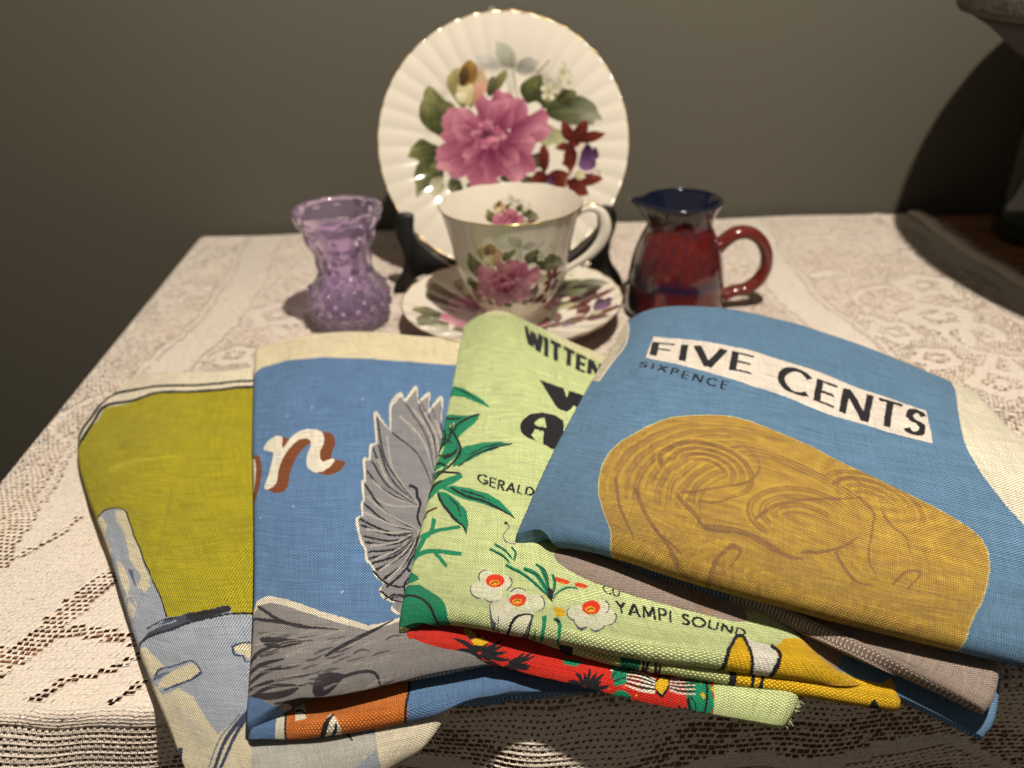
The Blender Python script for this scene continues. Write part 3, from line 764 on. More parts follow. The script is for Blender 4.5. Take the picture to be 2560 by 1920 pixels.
def china_mat(name, mode, **k):
    m, nt, b = new_mat(name, rough=.12)
    b.inputs['Specular IOR Level'].default_value = .55; b.inputs['Coat Weight'].default_value = .15; b.inputs['Coat Roughness'].default_value = .04
    if mode:
        u = nt.nodes.new('ShaderNodeUVMap'); u.uv_map = 'decal'
        tx = nt.nodes.new('ShaderNodeTexImage'); tx.image = img_bq; tx.extension = 'EXTEND'; nt.links.new(u.outputs[0], tx.inputs[0])
        nt.links.new(tx.outputs[0], b.inputs['Base Color'])
    else: b.inputs['Base Color'].default_value = (.69, .64, .56, 1)
    return m
m_china = china_mat('bone_china', 1); m_plain = china_mat('bone_china_plain', 0)
m_gold, nt, b = new_mat('gilding', (.62, .42, .14), .22, Metallic=1.)
geo = nt.nodes.new('ShaderNodeNewGeometry'); gn = noise_(nt, geo.outputs['Position'], 130, 3)
nt.links.new(mix_(nt, gn, (.52, .33, .10), (.80, .60, .26)), b.inputs['Base Color'])

def dish(parent, R, prof, T, rim_r, flutes, fl_amp, decal_scale, foot=None, rot=0.):
    """prof: (r/R, height) from centre to edge, front side; T: local -> world matrix"""
    n = flutes*8; V = []; uv = []; F = []
    pr_ = smooth_prof(prof, 60)
    def fl(a, q): 
        k = min(max((q-.45)/.25, 0), 1); k = k*k*(3-2*k)
        return k*(abs(sin(a*flutes/2))-.6)
    th = .0022
    for side in (0, 1):
        for i, (q, h) in enumerate(pr_):
            for j in range(n):
                a = 2*pi*j/n; f = fl(a, q); r = q*R*(1+.0028*f*(q > .9))
                z = h+fl_amp*f-(th if side and q < .995 else 0)*min(1, (1-q)/.03+.15)
                V.append((r*cos(a), r*sin(a), z)); uv.append((.5+.5*q*cos(a+rot)*decal_scale, .5+.5*q*sin(a+rot)*decal_scale))
    m_ = len(pr_)
    for side in (0, 1):
        o = side*m_*n
        for i in range(m_-1):
            for j in range(n):
                j2 = (j+1) % n; fc = (o+i*n+j, o+(i+1)*n+j, o+(i+1)*n+j2, o+i*n+j2)
                F.append(fc if not side else fc[::-1])
    for j in range(n):
        j2 = (j+1) % n; a, b_ = (m_-1)*n+j, (m_-1)*n+j2; F.append((a, a+m_*n, b_+m_*n, b_))
    tow = lambda P: [tuple((T@Vector(p))[:]) for p in P]
    mesh_obj('dish_body', tow(V), F, m_china, parent, True, {'decal': np.array(uv)})
    # gilt edge
    ring = []
    for j in range(n):
        a = 2*pi*j/n; f = fl(a, 1.); ring.append((R*(1+.0028*f)*cos(a), R*(1+.0028*f)*sin(a), pr_[-1][1]+fl_amp*f))
    V = []; F = []; k = 8
    for j in range(n):
        a = 2*pi*j/n; c = Vector(ring[j]); er = Vector((cos(a), sin(a), 0))
        for i in range(k):
            t = 2*pi*i/k; V.append((c+er*cos(t)*rim_r*.9+Vector((0, 0, sin(t)*rim_r*1.3)))[:])
    for j in range(n):
        for i in range(k):
            F.append((j*k+i, ((j+1) % n)*k+i, ((j+1) % n)*k+(i+1) % k, j*k+(i+1) % k))
    mesh_obj('gilt_rim', tow(V), F, m_gold, parent)
    if foot:
        fr, fh = foot; hb = pr_[0][1]-th
        V, F = lathe([(fr-.0015, hb+.0005), (fr-.0015, hb-fh), (fr+.0008, hb-fh), (fr+.002, hb+.0005)], 64)
        mesh_obj('foot_ring', tow(V), F, m_plain, parent)

# plate leaning on its stand, facing the camera
lean = radians(21.5); pr_c = aty(1259, 364, .6155)
nrm = Vector((0, -cos(lean), sin(lean))); upv = Vector((0, sin(lean), cos(lean)))
T = Matrix(((1, upv.x, nrm.x, pr_c[0]), (0, upv.y, nrm.y, pr_c[1]), (0, upv.z, nrm.z, pr_c[2]), (0, 0, 0, 1)))
T = T @ Matrix.Rotation(radians(-.5), 4, 'Z')
plate = thing('display_plate', 'large fluted china plate with pink peony bouquet standing upright on the black stand', 'plate', tuple(pr_c))
dish(plate, .0962, [(0.0001, 0), (.2, 0), (.45, .0), (.58, .001), (.66, .005), (.8, .0085), (.92, .0105), (1, .0115)], T, .00042, 40, .0007, .95, (.055, .0035))

# saucer
sc = at(1279, 789.5, .018)*.0+np.array([.0020, .4985, 0])
sau = thing('saucer', 'fluted china saucer with gilt rim under the teacup', 'saucer', (sc[0], sc[1], .002))
T = Matrix.Translation((sc[0], sc[1], .0052))
dish(sau, .0768, [(0.0001, 0), (.2, 0), (.34, .0), (.40, .0012), (.6, .0050), (.82, .0100), (1, .0150)], T, .0004, 28, .0006, .80, (.032, .0030), rot=radians(-4))

# teacup
cx, cy, cz = sc[0]+.001, sc[1]-.001, .0060
cup = thing('teacup', 'china teacup with gilt rim and handle, peony bouquet painted inside and outside', 'teacup', (cx, cy, cz))
outer = smooth_prof([(.0232, 0), (.0240, .0012), (.0222, .0050), (.0215, .0085), (.0240, .0108), (.0285, .0172), (.0335, .0258), (.0370, .0350), (.0387, .0450), (.0400, .0545), (.0424, .0650), (.0446, .0735), (.0470, .0812)], 70)
inner = smooth_prof([(.0470, .0812), (.0462, .0808), (.0412, .0680), (.0384, .055), (.0362, .042), (.0335, .029), (.0292, .019), (.020, .0125), (.0001, .0115)], 60)
nf = 12
def cupfl(a, r, z):
    k = min(max((z-.012)/.02, 0), 1)
    return r*(1+.016*k*(abs(cos(a*nf/2))-.64)), z+.0006*k*(z > .06)*(cos(a*nf))*.4
def cup_mesh(pf, n=192, fl=True):
    V = []
    for (r, z) in pf:
        for j in range(n):
            a = 2*pi*j/n; rr, zz = cupfl(a, r, z) if fl else (r, z)
            V.append((rr*cos(a), rr*sin(a), zz))
    F = [(i*n+j, i*n+(j+1) % n, (i+1)*n+(j+1) % n, (i+1)*n+j) for i in range(len(pf)-1) for j in range(n)]
    return np.array(V), F, n
V, F, n = cup_mesh(outer)
uv = []
for (x, y, z) in V:
    a = atan2(x, -y)          # 0 faces the camera
    u = (a*.039)/.052; v = (z-.0375)/.049
    uv.append((.5+.5*u, .5+.5*v) if abs(a) < 2.2 and z > .006 else (.02, .02))
mesh_obj('cup_body', V+[cx, cy, cz], F, m_china, cup, True, {'decal': np.array(uv)})
V, F, n = cup_mesh(inner)
uv = []
for (x, y, z) in V:
    a = atan2(x, y); u = (a*.038)/.0275; v = (z-.054)/.0275
    uv.append((.5+.5*u, .5+.5*v) if abs(a) < 1.4 and z > .014 else (.02, .02))
F = [f[::1] for f in F]
mesh_obj('cup_inside', V+[cx, cy, cz], F, m_china, cup, True, {'decal': np.array(uv)})
def ring_tube(name, R, z, rr, parent, c, fl=None, n=192):
    V = []; F = []; k = 8
    for j in range(n):
        a = 2*pi*j/n; R_, z_ = fl(a, R, z) if fl else (R, z)
        for i in range(k):
            t = 2*pi*i/k; V.append((c[0]+(R_+cos(t)*rr)*cos(a), c[1]+(R_+cos(t)*rr)*sin(a), c[2]+z_+sin(t)*rr))
    for j in range(n):
        for i in range(k): F.append((j*k+i, ((j+1) % n)*k+i, ((j+1) % n)*k+(i+1) % k, j*k+(i+1) % k))
    return mesh_obj(name, V, F, m_gold, parent)
ring_tube('gilt_rim', .0470, .0812, .00055, cup, (cx, cy, cz), cupfl)
ring_tube('gilt_foot_line', .0240, .0012, .0004, cup, (cx, cy, cz))
hp = spl([(.0405, .0690), (.0460, .0748), (.0540, .0766), (.0602, .0730), (.0628, .0640), (.0605, .0545), (.0540, .0460), (.0460, .0400), (.0380, .0350), (.0345, .0300)], 60)
path = [(cx+p[0]*cos(-.06), cy+p[0]*sin(-.06), cz+p[1]) for p in hp]
uu = np.linspace(0, 1, 60); rad = .0022+.0012*np.sin(uu*pi)-.0006*np.sin(uu*pi*3)
V, F = tube(path, rad, 16, True, .75); mesh_obj('handle', V, F, m_plain, cup)
gp = [np.array(p)+np.array([.0, 0, .0]) for p in path[6:30]]
gp = [p+np.array([-(path[i+7][2]-path[i+5][2]), 0, (path[i+7][0]-path[i+5][0])])/max(1e-9, sqrt((path[i+7][2]-path[i+5][2])**2+(path[i+7][0]-path[i+5][0])**2))*(rad[i+6]+.0001) for i, p in enumerate(gp)]
V, F = tube(gp, .0006, 8); mesh_obj('gilt_line', V, F, m_gold, cup)
V, F = tube([(cx+.052, cy-.002, cz+.0395), (cx+.050, cy-.002, cz+.037), (cx+.0465, cy-.002, cz+.0365)], [.0028, .0022, .001], 12); mesh_obj('handle_spur', V, F, m_plain, cup)

# black plate stand
m_black, nt, b = new_mat('black_lacquer', (.006, .006, .006), .42)
geo = nt.nodes.new('ShaderNodeNewGeometry'); bump_(nt, noise_(nt, scalevec(nt, geo.outputs['Position'], (200, 200, 40)), 1, 3), .2, .0004, b)
zz2 = zm(680, 420, 2212/600)
armL = zz2([(1215, 412), (1275, 420), (1308, 450), (1306, 520), (1312, 600), (1345, 655), (1400, 715), (1500, 800), (1620, 880), (1660, 930), (1600, 960), (1400, 975), (1300, 1040), (1245, 1110), (1205, 1195), (1170, 1200), (1135, 1180), (1122, 1110), (1145, 1040), (1190, 970), (1215, 900), (1222, 820), (1200, 720), (1160, 640), (1138, 560), (1132, 490), (1160, 430)])
pl = [aty(x, y, .562) for x, y in spl(armL, 110, True)]
xm = pr_c[0]-.0005
stand = thing('plate_stand', 'black wooden plate stand with scrolled arms holding the upright plate', 'stand', (xm, .60, 0))
zlow = min(p[2] for p in pl)
for sgn in (1, -1):
    V = []; F = []; n = len(pl)
    for dy, sh in ((-.0035, .0012), (-.0025, 0), (.0025, 0), (.0035, .0012)):
        c0 = np.mean(pl, axis=0)
        for p in pl:
            q = np.array(p); q2 = q+(c0-q)*(sh/.03)
            x = xm+(q2[0]-xm)*sgn; z = max(q2[2]-zlow*0, .0005)
            V.append((x, .562+dy+.25*(abs(x-xm)-.07)*-1*.0, z))
    for r in range(3):
        for j in range(n): F.append((r*n+j, r*n+(j+1) % n, (r+1)*n+(j+1) % n, (r+1)*n+j))
    F.append(tuple(range(n))[::-1]); F.append(tuple(range(3*n, 4*n)))
    mesh_obj('scroll_arm', V, F, m_black, stand)
bm = bmesh.new(); slab(bm, xm-.058, xm+.058, .5665, .5745, .001, .009, .002); bm_obj('ledge', bm, m_black, stand)
for s_ in (-1, 1):
    V, F = tube([(xm+s_*.05, .565, .006), (xm+s_*.045, .62, .006), (xm+s_*.035, .675, .004)], .0042, 12); mesh_obj('side_rail', V, F, m_black, stand)
dv = Vector((0, sin(lean), cos(lean))); base = Vector(pr_c)-Vector(nrm)*.0095
def along(t, off=0): return base+dv*t-Vector(nrm)*off
V = []; F = []
prof_w = [(-.10, .030), (-.05, .022), (0, .014), (.06, .009), (.096, .0070), (.1015, .0052), (.1065, .0014)]
xo = -.0045
for (t, hw) in prof_w:
    for s_, off in ((-1, 0), (1, 0), (1, .005), (-1, .005)):
        q = along(t, off)-Vector((0, 0, 0)); V.append((xm+xo*max(0, t)/.1+s_*hw, q.y, q.z))
for i in range(len(prof_w)-1):
    for j in range(4): F.append((i*4+j, i*4+(j+1) % 4, (i+1)*4+(j+1) % 4, (i+1)*4+j))
F.append((0, 3, 2, 1)); F.append(tuple(range(len(V)-4, len(V))))
mesh_obj('back_splat', V, F, m_black, stand, False)

# purple glass vase
def z2f(y): return y
vx, vy = -.1135, .5075
m_vg, nt, b = new_mat('purple_glass', (.70, .50, .88), .06)
b.inputs['Transmission Weight'].default_value = .93; b.inputs['IOR'].default_value = 1.47
tc = nt.nodes.new('ShaderNodeTexCoord'); vn = nt.nodes.new('ShaderNodeTexVoronoi'); vn.inputs['Scale'].default_value = 190; nt.links.new(tc.outputs['Object'], vn.inputs['Vector'])
bump_(nt, vn.outputs['Distance'], .14, .0010, b)
gn = noise_(nt, tc.outputs['Object'], 60, 2); nt.links.new(mix_(nt, gn, (.74, .57, .91), (.92, .82, .985)), b.inputs['Base Color'])
NV = 84
vo = smooth_prof([(.0001, 0), (.020, 0), (.0236, .0015), (.0248, .006), (.0268, .013), (.0274, .020), (.0256, .028), (.0215, .035), (.0188, .041), (.0180, .046), (.0192, .053), (.0225, .062), (.0255, .071), (.0280, .0765), (.0293, .081), (.0284, .0845)], 90)
vi = smooth_prof([(.0284, .0845), (.0258, .0835), (.0232, .0775), (.0190, .066), (.0150, .055), (.0135, .046), (.0145, .038), (.019, .029), (.0215, .02), (.019, .011), (.0001, .009)], 50)
nn_ = 192; V = []
for i, (r, z) in enumerate(list(vo)+list(vi)[1:]):
    outside = i < len(vo)
    for j in range(nn_):
        a = 2*pi*j/nn_; dr = 0
        if outside:
            if .004 < z < .031:      # hobnails in staggered rows
                row = (z-.004)/.0054; ph = a*16+(int(row) % 2)*pi
                dr = .0033*max(0, sin((row % 1)*pi))*max(0, cos(ph/1.))**.7 if cos(ph) > 0 else 0
            elif .040 < z < .078:    # cut leaf relief on the neck
                dr = .0017*sin(a*5+z*190)*sin(a*5-z*210)+.0003*noise.noise(Vector((cos(a)*9, sin(a)*9, z*240)))
            elif z >= .078: dr = .0011*abs(sin(a*7))
        V.append(((r+dr)*cos(a), (r+dr)*sin(a), z))
m_ = len(vo)+len(vi)-1
F = [(i*nn_+j, i*nn_+(j+1) % nn_, (i+1)*nn_+(j+1) % nn_, (i+1)*nn_+j) for i in range(m_-1) for j in range(nn_)]
vz = mesh_obj('glass_vase', np.array(V)+[vx, vy, .001], F, m_vg)
vz.data.polygons.foreach_set('use_smooth', [not (.003 < -1+0*np.mean([V[i_][2] for i_ in f_]) < .078 and f_[0] < len(vo)*nn_) for f_ in F])
vz['label'] = 'small purple pressed glass vase with hobnail base and flared rim'; vz['category'] = 'vase'

# glazed jug
jx, jy = .1190, .5110
m_jug, nt, b = new_mat('red_glaze', (.2, .02, .015), .16); b.inputs['Coat Weight'].default_value = .7; b.inputs['Coat Roughness'].default_value = .05
tc = nt.nodes.new('ShaderNodeTexCoord'); sp = nt.nodes.new('ShaderNodeSeparateXYZ'); nt.links.new(tc.outputs['Object'], sp.inputs[0])
nz = noise_(nt, scalevec(nt, tc.outputs['Object'], (1, 1, .45)), 70, 4, .6); nzz = noise_(nt, tc.outputs['Object'], 300, 3)
zc = math_(nt, 'ADD', sp.outputs[2], math_(nt, 'MULTIPLY', math_(nt, 'SUBTRACT', nz, .5), .012))
drip = noise_(nt, scalevec(nt, tc.outputs['Object'], (1, 1, .12)), 260, 5, .7)
red = mix_(nt, nzz, (.055, .006, .006), (.17, .017, .012))
red = mix_(nt, ramp_(nt, drip, [(.42, (0, 0, 0)), (.68, (.75, .75, .75))]), red, (.035, .010, .022))
nb = math_(nt, 'ABSOLUTE', math_(nt, 'SUBTRACT', zc, .0285))
band = ramp_(nt, math_(nt, 'MULTIPLY', nb, 100), [(.05, (1, 1, 1)), (.62, (0, 0, 0))])
red = mix_(nt, math_(nt, 'MULTIPLY', band, .95), red, (.018, .012, .04))
topf = ramp_(nt, math_(nt, 'MULTIPLY', zc, 10), [(.64, (0, 0, 0)), (.78, (1, 1, 1))])
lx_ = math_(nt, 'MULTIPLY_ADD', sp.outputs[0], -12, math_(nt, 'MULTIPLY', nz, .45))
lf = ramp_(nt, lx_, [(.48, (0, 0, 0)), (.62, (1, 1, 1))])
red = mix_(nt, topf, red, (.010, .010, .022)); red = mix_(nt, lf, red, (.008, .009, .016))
nt.links.new(red, b.inputs['Base Color'])
m_jugh, nt, b = new_mat('red_glaze_handle', (.2, .02, .015), .14); b.inputs['Coat Weight'].default_value = .7
geo = nt.nodes.new('ShaderNodeNewGeometry'); nz = noise_(nt, geo.outputs['Position'], 160, 4)
nt.links.new(mix_(nt, nz, (.10, .011, .008), (.17, .024, .016)), b.inputs['Base Color'])
m_lip, nt, b = new_mat('blue_black_glaze', (.008, .011, .026), .1); b.inputs['Coat Weight'].default_value = .8
jug = thing('milk_jug', 'small red glazed pottery jug with blue black rim and looped handle', 'jug', (jx, jy, 0))
jo = smooth_prof([(.0001, .0005), (.0325, .0005), (.0340, .003), (.0342, .012), (.0334, .026), (.0312, .040), (.0270, .053), (.0232, .061), (.0222, .066), (.0236, .0725), (.0262, .0775), (.0275, .0795), (.0272, .0808)], 80)
ji = smooth_prof([(.0272, .0808), (.0258, .0805), (.0225, .072), (.0205, .066), (.021, .060), (.025, .05), (.029, .035), (.031, .015), (.028, .005), (.0001, .004)], 50)
def spout(x, y, z):
    a = atan2(y, x); d = (a-pi*1.03+pi) % (2*pi)-pi; k = math.exp(-(d/.26)**2)*min(max((z-.062)/.019, 0), 1)**1.4
    r = sqrt(x*x+y*y); r2 = r+k*.0085
    return (r2*cos(a), r2*sin(a), z+k*.0028)
def jmesh(pf, n=128):
    V = [spout(r*cos(2*pi*j/n), r*sin(2*pi*j/n), z) for (r, z) in pf for j in range(n)]
    F = [(i*n+j, i*n+(j+1) % n, (i+1)*n+(j+1) % n, (i+1)*n+j) for i in range(len(pf)-1) for j in range(n)]
    return np.array(V), F
V, F = jmesh(jo)
me_o = mesh_obj('jug_body', V+[jx, jy, 0], F, m_jug, jug)
V, F = jmesh(ji); mesh_obj('jug_inside', V+[jx, jy, 0], F, m_lip, jug)
V = []; n = 128; k = 8
for j in range(n):
    a = 2*pi*j/n; c = Vector(spout(.0267*cos(a), .0267*sin(a), .0806)); er = Vector((cos(a), sin(a), 0))
    for i in range(k):
        t = 2*pi*i/k; V.append((c+er*cos(t)*.0013+Vector((0, 0, sin(t)*.0013)))[:])
F = [(j*k+i, ((j+1) % n)*k+i, ((j+1) % n)*k+(i+1) % k, j*k+(i+1) % k) for j in range(n) for i in range(k)]
mesh_obj('rim', np.array(V)+[jx, jy, 0], F, m_lip, jug)
zj = zm(1240, 420, 2212/800)
hp = spl([aty(x, y, jy) for x, y in zj([(1500, 590), (1560, 520), (1650, 455), (1740, 445), (1820, 490), (1865, 580), (1862, 680), (1815, 770), (1730, 830), (1640, 850), (1560, 885)])], 70)
uu = np.linspace(0, 1, 70); V, F = tube(hp, .0050-.0008*uu, 18, True, 1.35)
# two grooves along the strap
V = np.array(V).reshape(70, 18, 3); cen = V.mean(1, keepdims=True)
for j in (0, 1, 17, 8, 9, 10): V[:, j] = cen[:, 0]+(V[:, j]-cen[:, 0])*(.86 if j in (0, 9) else .95)
mesh_obj('handle', V.reshape(-1, 3), F, m_jugh, jug)
# ------------------------------------------------------------------ tea towels
INK = (24, 24, 30)
def tw(label, loc): return thing('tea_towel', label, 'tea towel', loc, 'folded linen tea towels fanned out on the lace cloth')
z1 = zm(0, 880, 1.5955); z2 = zm(560, 800, 1.5084); z3 = zm(960, 760, 2.2425); z4 = zm(960, 1350, 2.011); z5 = zm(1260, 750, 1.7015); z6 = zm(1760, 1200, 2.304); z7 = zm(560, 1550, 2.212)

# ---- first towel: yellow green
t1 = tw('yellow green linen tea towel with grey blue print, leftmost and lowest of the fan', tuple(at(330*K, 1200*K, 0)))
A = Layer([
 [(296, 820, .006), (345, 812, .006), (425, 806, .006), (560, 803, .006), (820, 800, .006)],
 [(196, 905, .006), (270, 900, .0095), (375, 893, .010), (560, 885, .010), (830, 880, .010)],
 [(167, 975, .006), (245, 975, .0100), (365, 972, .0105), (560, 965, .0105), (860, 960, .010)],
 [(190, 1075, .006), (265, 1080, .0105), (392, 1080, .011), (580, 1075, .0105), (880, 1080, .009)],
 [(232, 1185, .006), (315, 1190, .0105), (442, 1190, .011), (620, 1185, .0105), (900, 1190, .009)],
 [(288, 1370, .006), (372, 1375, .0105), (500, 1380, .011), (680, 1380, .010), (940, 1370, .008)],
 [(338, 1512, .006), (432, 1520, .0105), (560, 1530, .011), (730, 1520, .009), (975, 1480, .006)],
 [(382, 1615, .005), (482, 1640, .009), (600, 1645, .009), (740, 1610, .007), (960, 1560, .003)],
 [(440, 1745, .001), (540, 1765, .002), (650, 1745, .002), (740, 1700, .000), (850, 1640, -.003)]], .009, seed=1, wr=.0013)
p = Print(A, (226, 216, 192))
YG = (164, 154, 24)
p.poly(z1([(255, 470), (310, 405), (345, 345), (425, 243), (560, 198), (640, 175), (800, 166), (1010, 152), (1500, 145), (1500, 1700), (600, 1700), (300, 1000)]), YG)
# grey blue figure
GB = (160, 168, 182); CRM = (214, 204, 176); NV = (52, 62, 92)
p.poly(z1([(330, 690), (405, 690), (430, 648), (455, 636), (490, 632), (530, 720), (590, 870), (640, 980), (662, 1055), (760, 1036), (910, 1015), (922, 1040), (1010, 1056), (1500, 1090), (1500, 1800), (500, 1800)]), GB)
p.poly(z1([(395, 700), (420, 680), (440, 720), (430, 760), (460, 830), (440, 830), (410, 760)]), CRM)
p.poly(z1([(462, 645), (492, 636), (530, 720), (560, 800), (600, 930), (580, 960), (545, 950), (560, 900), (520, 830), (500, 740), (470, 690)]), CRM)
p.poly(z1([(470, 850), (500, 870), (520, 940), (515, 1000), (490, 940)]), CRM)
p.poly(z1([(520, 1010), (545, 1040), (540, 1090), (510, 1060)]), CRM, .7)
p.stroke(z1([(522, 880), (528, 910), (540, 945)]), 12, (90, 100, 125), 3); p.stroke(z1([(500, 1010), (530, 990), (548, 1030)]), 3, CRM)
p.stroke(z1([(404, 690), (430, 648), (490, 630), (530, 722), (562, 800), (592, 872), (640, 980), (664, 1056)]), 3.5, INK)
# belt
p.poly(z1([(556, 1230), (575, 1180), (605, 1120), (660, 1068), (740, 1033), (900, 1008), (925, 1020), (915, 1038), (850, 1052), (760, 1066), (690, 1096), (610, 1150), (572, 1200)]), (66, 72, 92))
p.poly(z1([(735, 1040), (800, 1024), (915, 1010), (920, 1030), (850, 1048), (745, 1062)]), (34, 34, 38))
p.stroke(z1([(560, 1215), (580, 1180), (620, 1140), (690, 1100), (760, 1068), (850, 1053), (960, 1046), (1100, 1056)]), 5, INK)
p.stroke(z1([(590, 1120), (640, 1075), (700, 1050)]), 3, INK); p.stroke(z1([(600, 1128), (640, 1096), (700, 1066)]), 4, (150, 156, 170))
# cream shapes and navy lines
p.poly(z1([(560, 1215), (590, 1205), (640, 1250), (660, 1270), (630, 1310), (610, 1330)]), CRM)
p.poly(z1([(760, 1240), (790, 1250), (800, 1275), (740, 1320), (690, 1350), (640, 1370), (650, 1330), (680, 1290), (720, 1260)]), CRM)
p.stroke(z1([(625, 1340), (640, 1290), (690, 1260), (740, 1235), (775, 1232), (800, 1262), (808, 1275)]), 5, NV, 3)
p.stroke(z1([(808, 1275), (760, 1310), (700, 1345), (665, 1370)]), 7, NV, 3); p.stroke(z1([(632, 1330), (650, 1310), (680, 1290)]), 12, (100, 112, 140), 4)
p.poly(z1([(600, 1330), (660, 1390), (720, 1350), (780, 1380), (830, 1460), (870, 1520), (940, 1460), (1000, 1420), (1000, 1800), (700, 1800)]), CRM)
p.poly(z1([(700, 1420), (800, 1480), (860, 1560), (800, 1600), (740, 1520)]), (196, 190, 172), .6)
p.stroke(z1([(1000, 1420), (930, 1500), (890, 1570), (870, 1650), (860, 1720)]), 12, NV, 6); p.stroke(z1([(960, 1440), (890, 1520), (860, 1590), (845, 1680)]), 5, (120, 132, 156), 3)
p.stroke(z1([(740, 1600), (745, 1640), (750, 1690)]), 12, NV, 4)
p.poly(z1([(930, 1180), (960, 1165), (1010, 1160), (1010, 1225), (990, 1230), (970, 1210), (945, 1200)]), CRM)
p.stroke(z1([(925, 1178), (950, 1165), (1010, 1158)]), 4, NV); p.stroke(z1([(930, 1180), (935, 1210), (965, 1215), (975, 1240), (990, 1240)]), 6, NV, 3)
p.poly(z7([(150, 560), (260, 560), (420, 640), (700, 620), (900, 640), (600, 900), (0, 900)]), CRM, .5)
p.stroke(z7([(130, 520), (60, 640), (10, 760), (-20, 860)]), 9, NV, 6)
p.stroke(z7([(660, 590), (690, 620), (715, 655)]), 9, INK, 4)
# hem lines
p.stroke(z1([(262, 470), (305, 395), (345, 318), (400, 245), (468, 188), (600, 157), (700, 149), (1010, 130), (1300, 125)]), 5, INK)
p.stroke(z1([(268, 480), (310, 405), (350, 340), (422, 240), (560, 195), (640, 174), (800, 165), (1010, 150), (1300, 145)]), 5.5, INK)
p.stroke(z1([(440, 470), (520, 440), (620, 425), (720, 420)]), 16, (196, 190, 60), 4, alpha=.4)  # paler streak painted along a fold line
A.build('top_fold', linen_mat('yellow_green_linen', p.c.image('yellow_green_print')), t1)
B = Layer([
 [(250, 860, .002), (350, 850, .002), (500, 850, .002)], [(176, 920, .002), (300, 940, .0035), (480, 950, .0035)],
 [(175, 990, .002), (300, 1000, .0035), (480, 1000, .0035)], [(205, 1075, .002), (320, 1100, .003), (480, 1100, .003)], [(250, 1190, .0015), (340, 1200, .002), (480, 1200, .002)]], .003, seed=2, ns=40, nt_=40)
p = Print(B, (230, 222, 200), 128)
B.build('under_fold', linen_mat('cream_linen', p.c.image('cream_hem_print')), t1)

# ---- second towel: blue with grey wing
BL = (90, 124, 166)
t2 = tw('blue linen tea towel with a grey feathered wing and brown lettering, second from left', tuple(at(760*K, 1200*K, .01)))
B = Layer([
 [(566, 1150, .014), (700, 1150, .014), (880, 1130, .014), (1100, 1120, .012), (1360, 1120, .009)],
 [(560, 1300, .014), (700, 1300, .017), (880, 1290, .017), (1100, 1270, .015), (1350, 1260, .011)],
 [(550, 1450, .014), (690, 1440, .017), (870, 1420, .017), (1090, 1390, .015), (1340, 1370, .010)],
 [(541, 1560, .0135), (680, 1535, .0160), (870, 1505, .0160), (1085, 1470, .013), (1340, 1450, .009)],
 [(537, 1607, .0110), (655, 1582, .0110), (874, 1549, .0100), (1090, 1524, .008), (1345, 1498, .005)]], .008, seed=3)
p = Print(B, BL)
p.poly(z2([(232, 1350), (690, 1200), (700, 1390), (682, 1480), (560, 1530), (240, 1600)]), (196, 110, 44))
p.poly(z2([(205, 1480), (240, 1440), (236, 1600), (190, 1600)]), (214, 208, 190))
p.poly(z2([(330, 1535), (400, 1480), (440, 1490), (435, 1525), (340, 1560)]), (220, 212, 190))
p.poly(z2([(265, 1460), (300, 1440), (310, 1500), (270, 1510)]), (220, 212, 190))
p.stroke(z2([(340, 1530), (370, 1505), (415, 1480)]), 8, INK, 3); p.stroke(z2([(360, 1510), (390, 1508), (425, 1490)]), 5, INK, 3)
p.stroke(z2([(270, 1480), (290, 1475), (310, 1490)]), 8, (60, 34, 20), 3)
p.stroke(z2([(700, 1300), (694, 1400), (680, 1450), (664, 1500)]), 6, INK)
p.stroke(z2([(238, 1440), (234, 1500), (240, 1590)]), 5, INK)
B.build('under_fold', linen_mat('orange_blue_linen', p.c.image('orange_blue_print')), t2)
A = Layer([
 [(549, 762, .0155), (650, 733, .0165), (760, 723, .0170), (900, 732, .0170), (1080, 752, .014)],
 [(548, 840, .0155), (655, 805, .0225), (780, 798, .024), (920, 803, .023), (1090, 820, .018)],
 [(547, 960, .0155), (660, 945, .0240), (790, 942, .0255), (930, 950, .024), (1120, 960, .018)],
 [(550, 1150, .0175), (665, 1150, .0260), (800, 1149, .0270), (950, 1160, .0255), (1150, 1150, .020)],
 [(549, 1350, .0195), (660, 1340, .0270), (800, 1339, .0275), (960, 1330, .0260), (1190, 1310, .020)],
 [(543, 1480, .0180), (655, 1455, .0275), (790, 1435, .0275), (960, 1405, .0255), (1200, 1370, .019)],
 [(537, 1590, .0150), (650, 1524, .0215), (790, 1490, .0215), (960, 1464, .0195), (1210, 1420, .014)]], .0075, seed=4)
p = Print(A, BL)
p.poly(z2([(-40, 400), (60, 260), (105, 228), (150, 195), (240, 160), (370, 145), (540, 150), (700, 160), (880, 178), (1100, 200), (1300, -200), (-40, -200)]), (222, 210, 176))
# script lettering with brown shade
WN = [(158, 500), (180, 465), (212, 446), (226, 452), (228, 488), (262, 440), (300, 414), (340, 409), (370, 420), (378, 452), (364, 500), (368, 528), (384, 530), (405, 519), (416, 530), (392, 558), (350, 573), (320, 556), (315, 522), (326, 482), (330, 458), (312, 446), (278, 458), (242, 502), (216, 562), (206, 625), (176, 650), (162, 644), (176, 600), (190, 540), (192, 512), (172, 508)]
BRN = (122, 66, 34); WHT = (222, 216, 200)
for k in range(1, 15):
    p.poly(z2([(x+k*2.9, y+k*.7) for x, y in WN]), BRN, smooth=True)
p.poly(z2(WN), WHT, smooth=True)
WO = [(60, 560), (85, 535), (110, 532), (126, 545), (132, 580), (126, 635), (112, 690), (90, 720), (60, 700)]
for k in range(1, 9): p.poly(z2([(x+k*2.6, y-k*.6) for x, y in WO]), BRN)
p.poly(z2(WO), WHT)
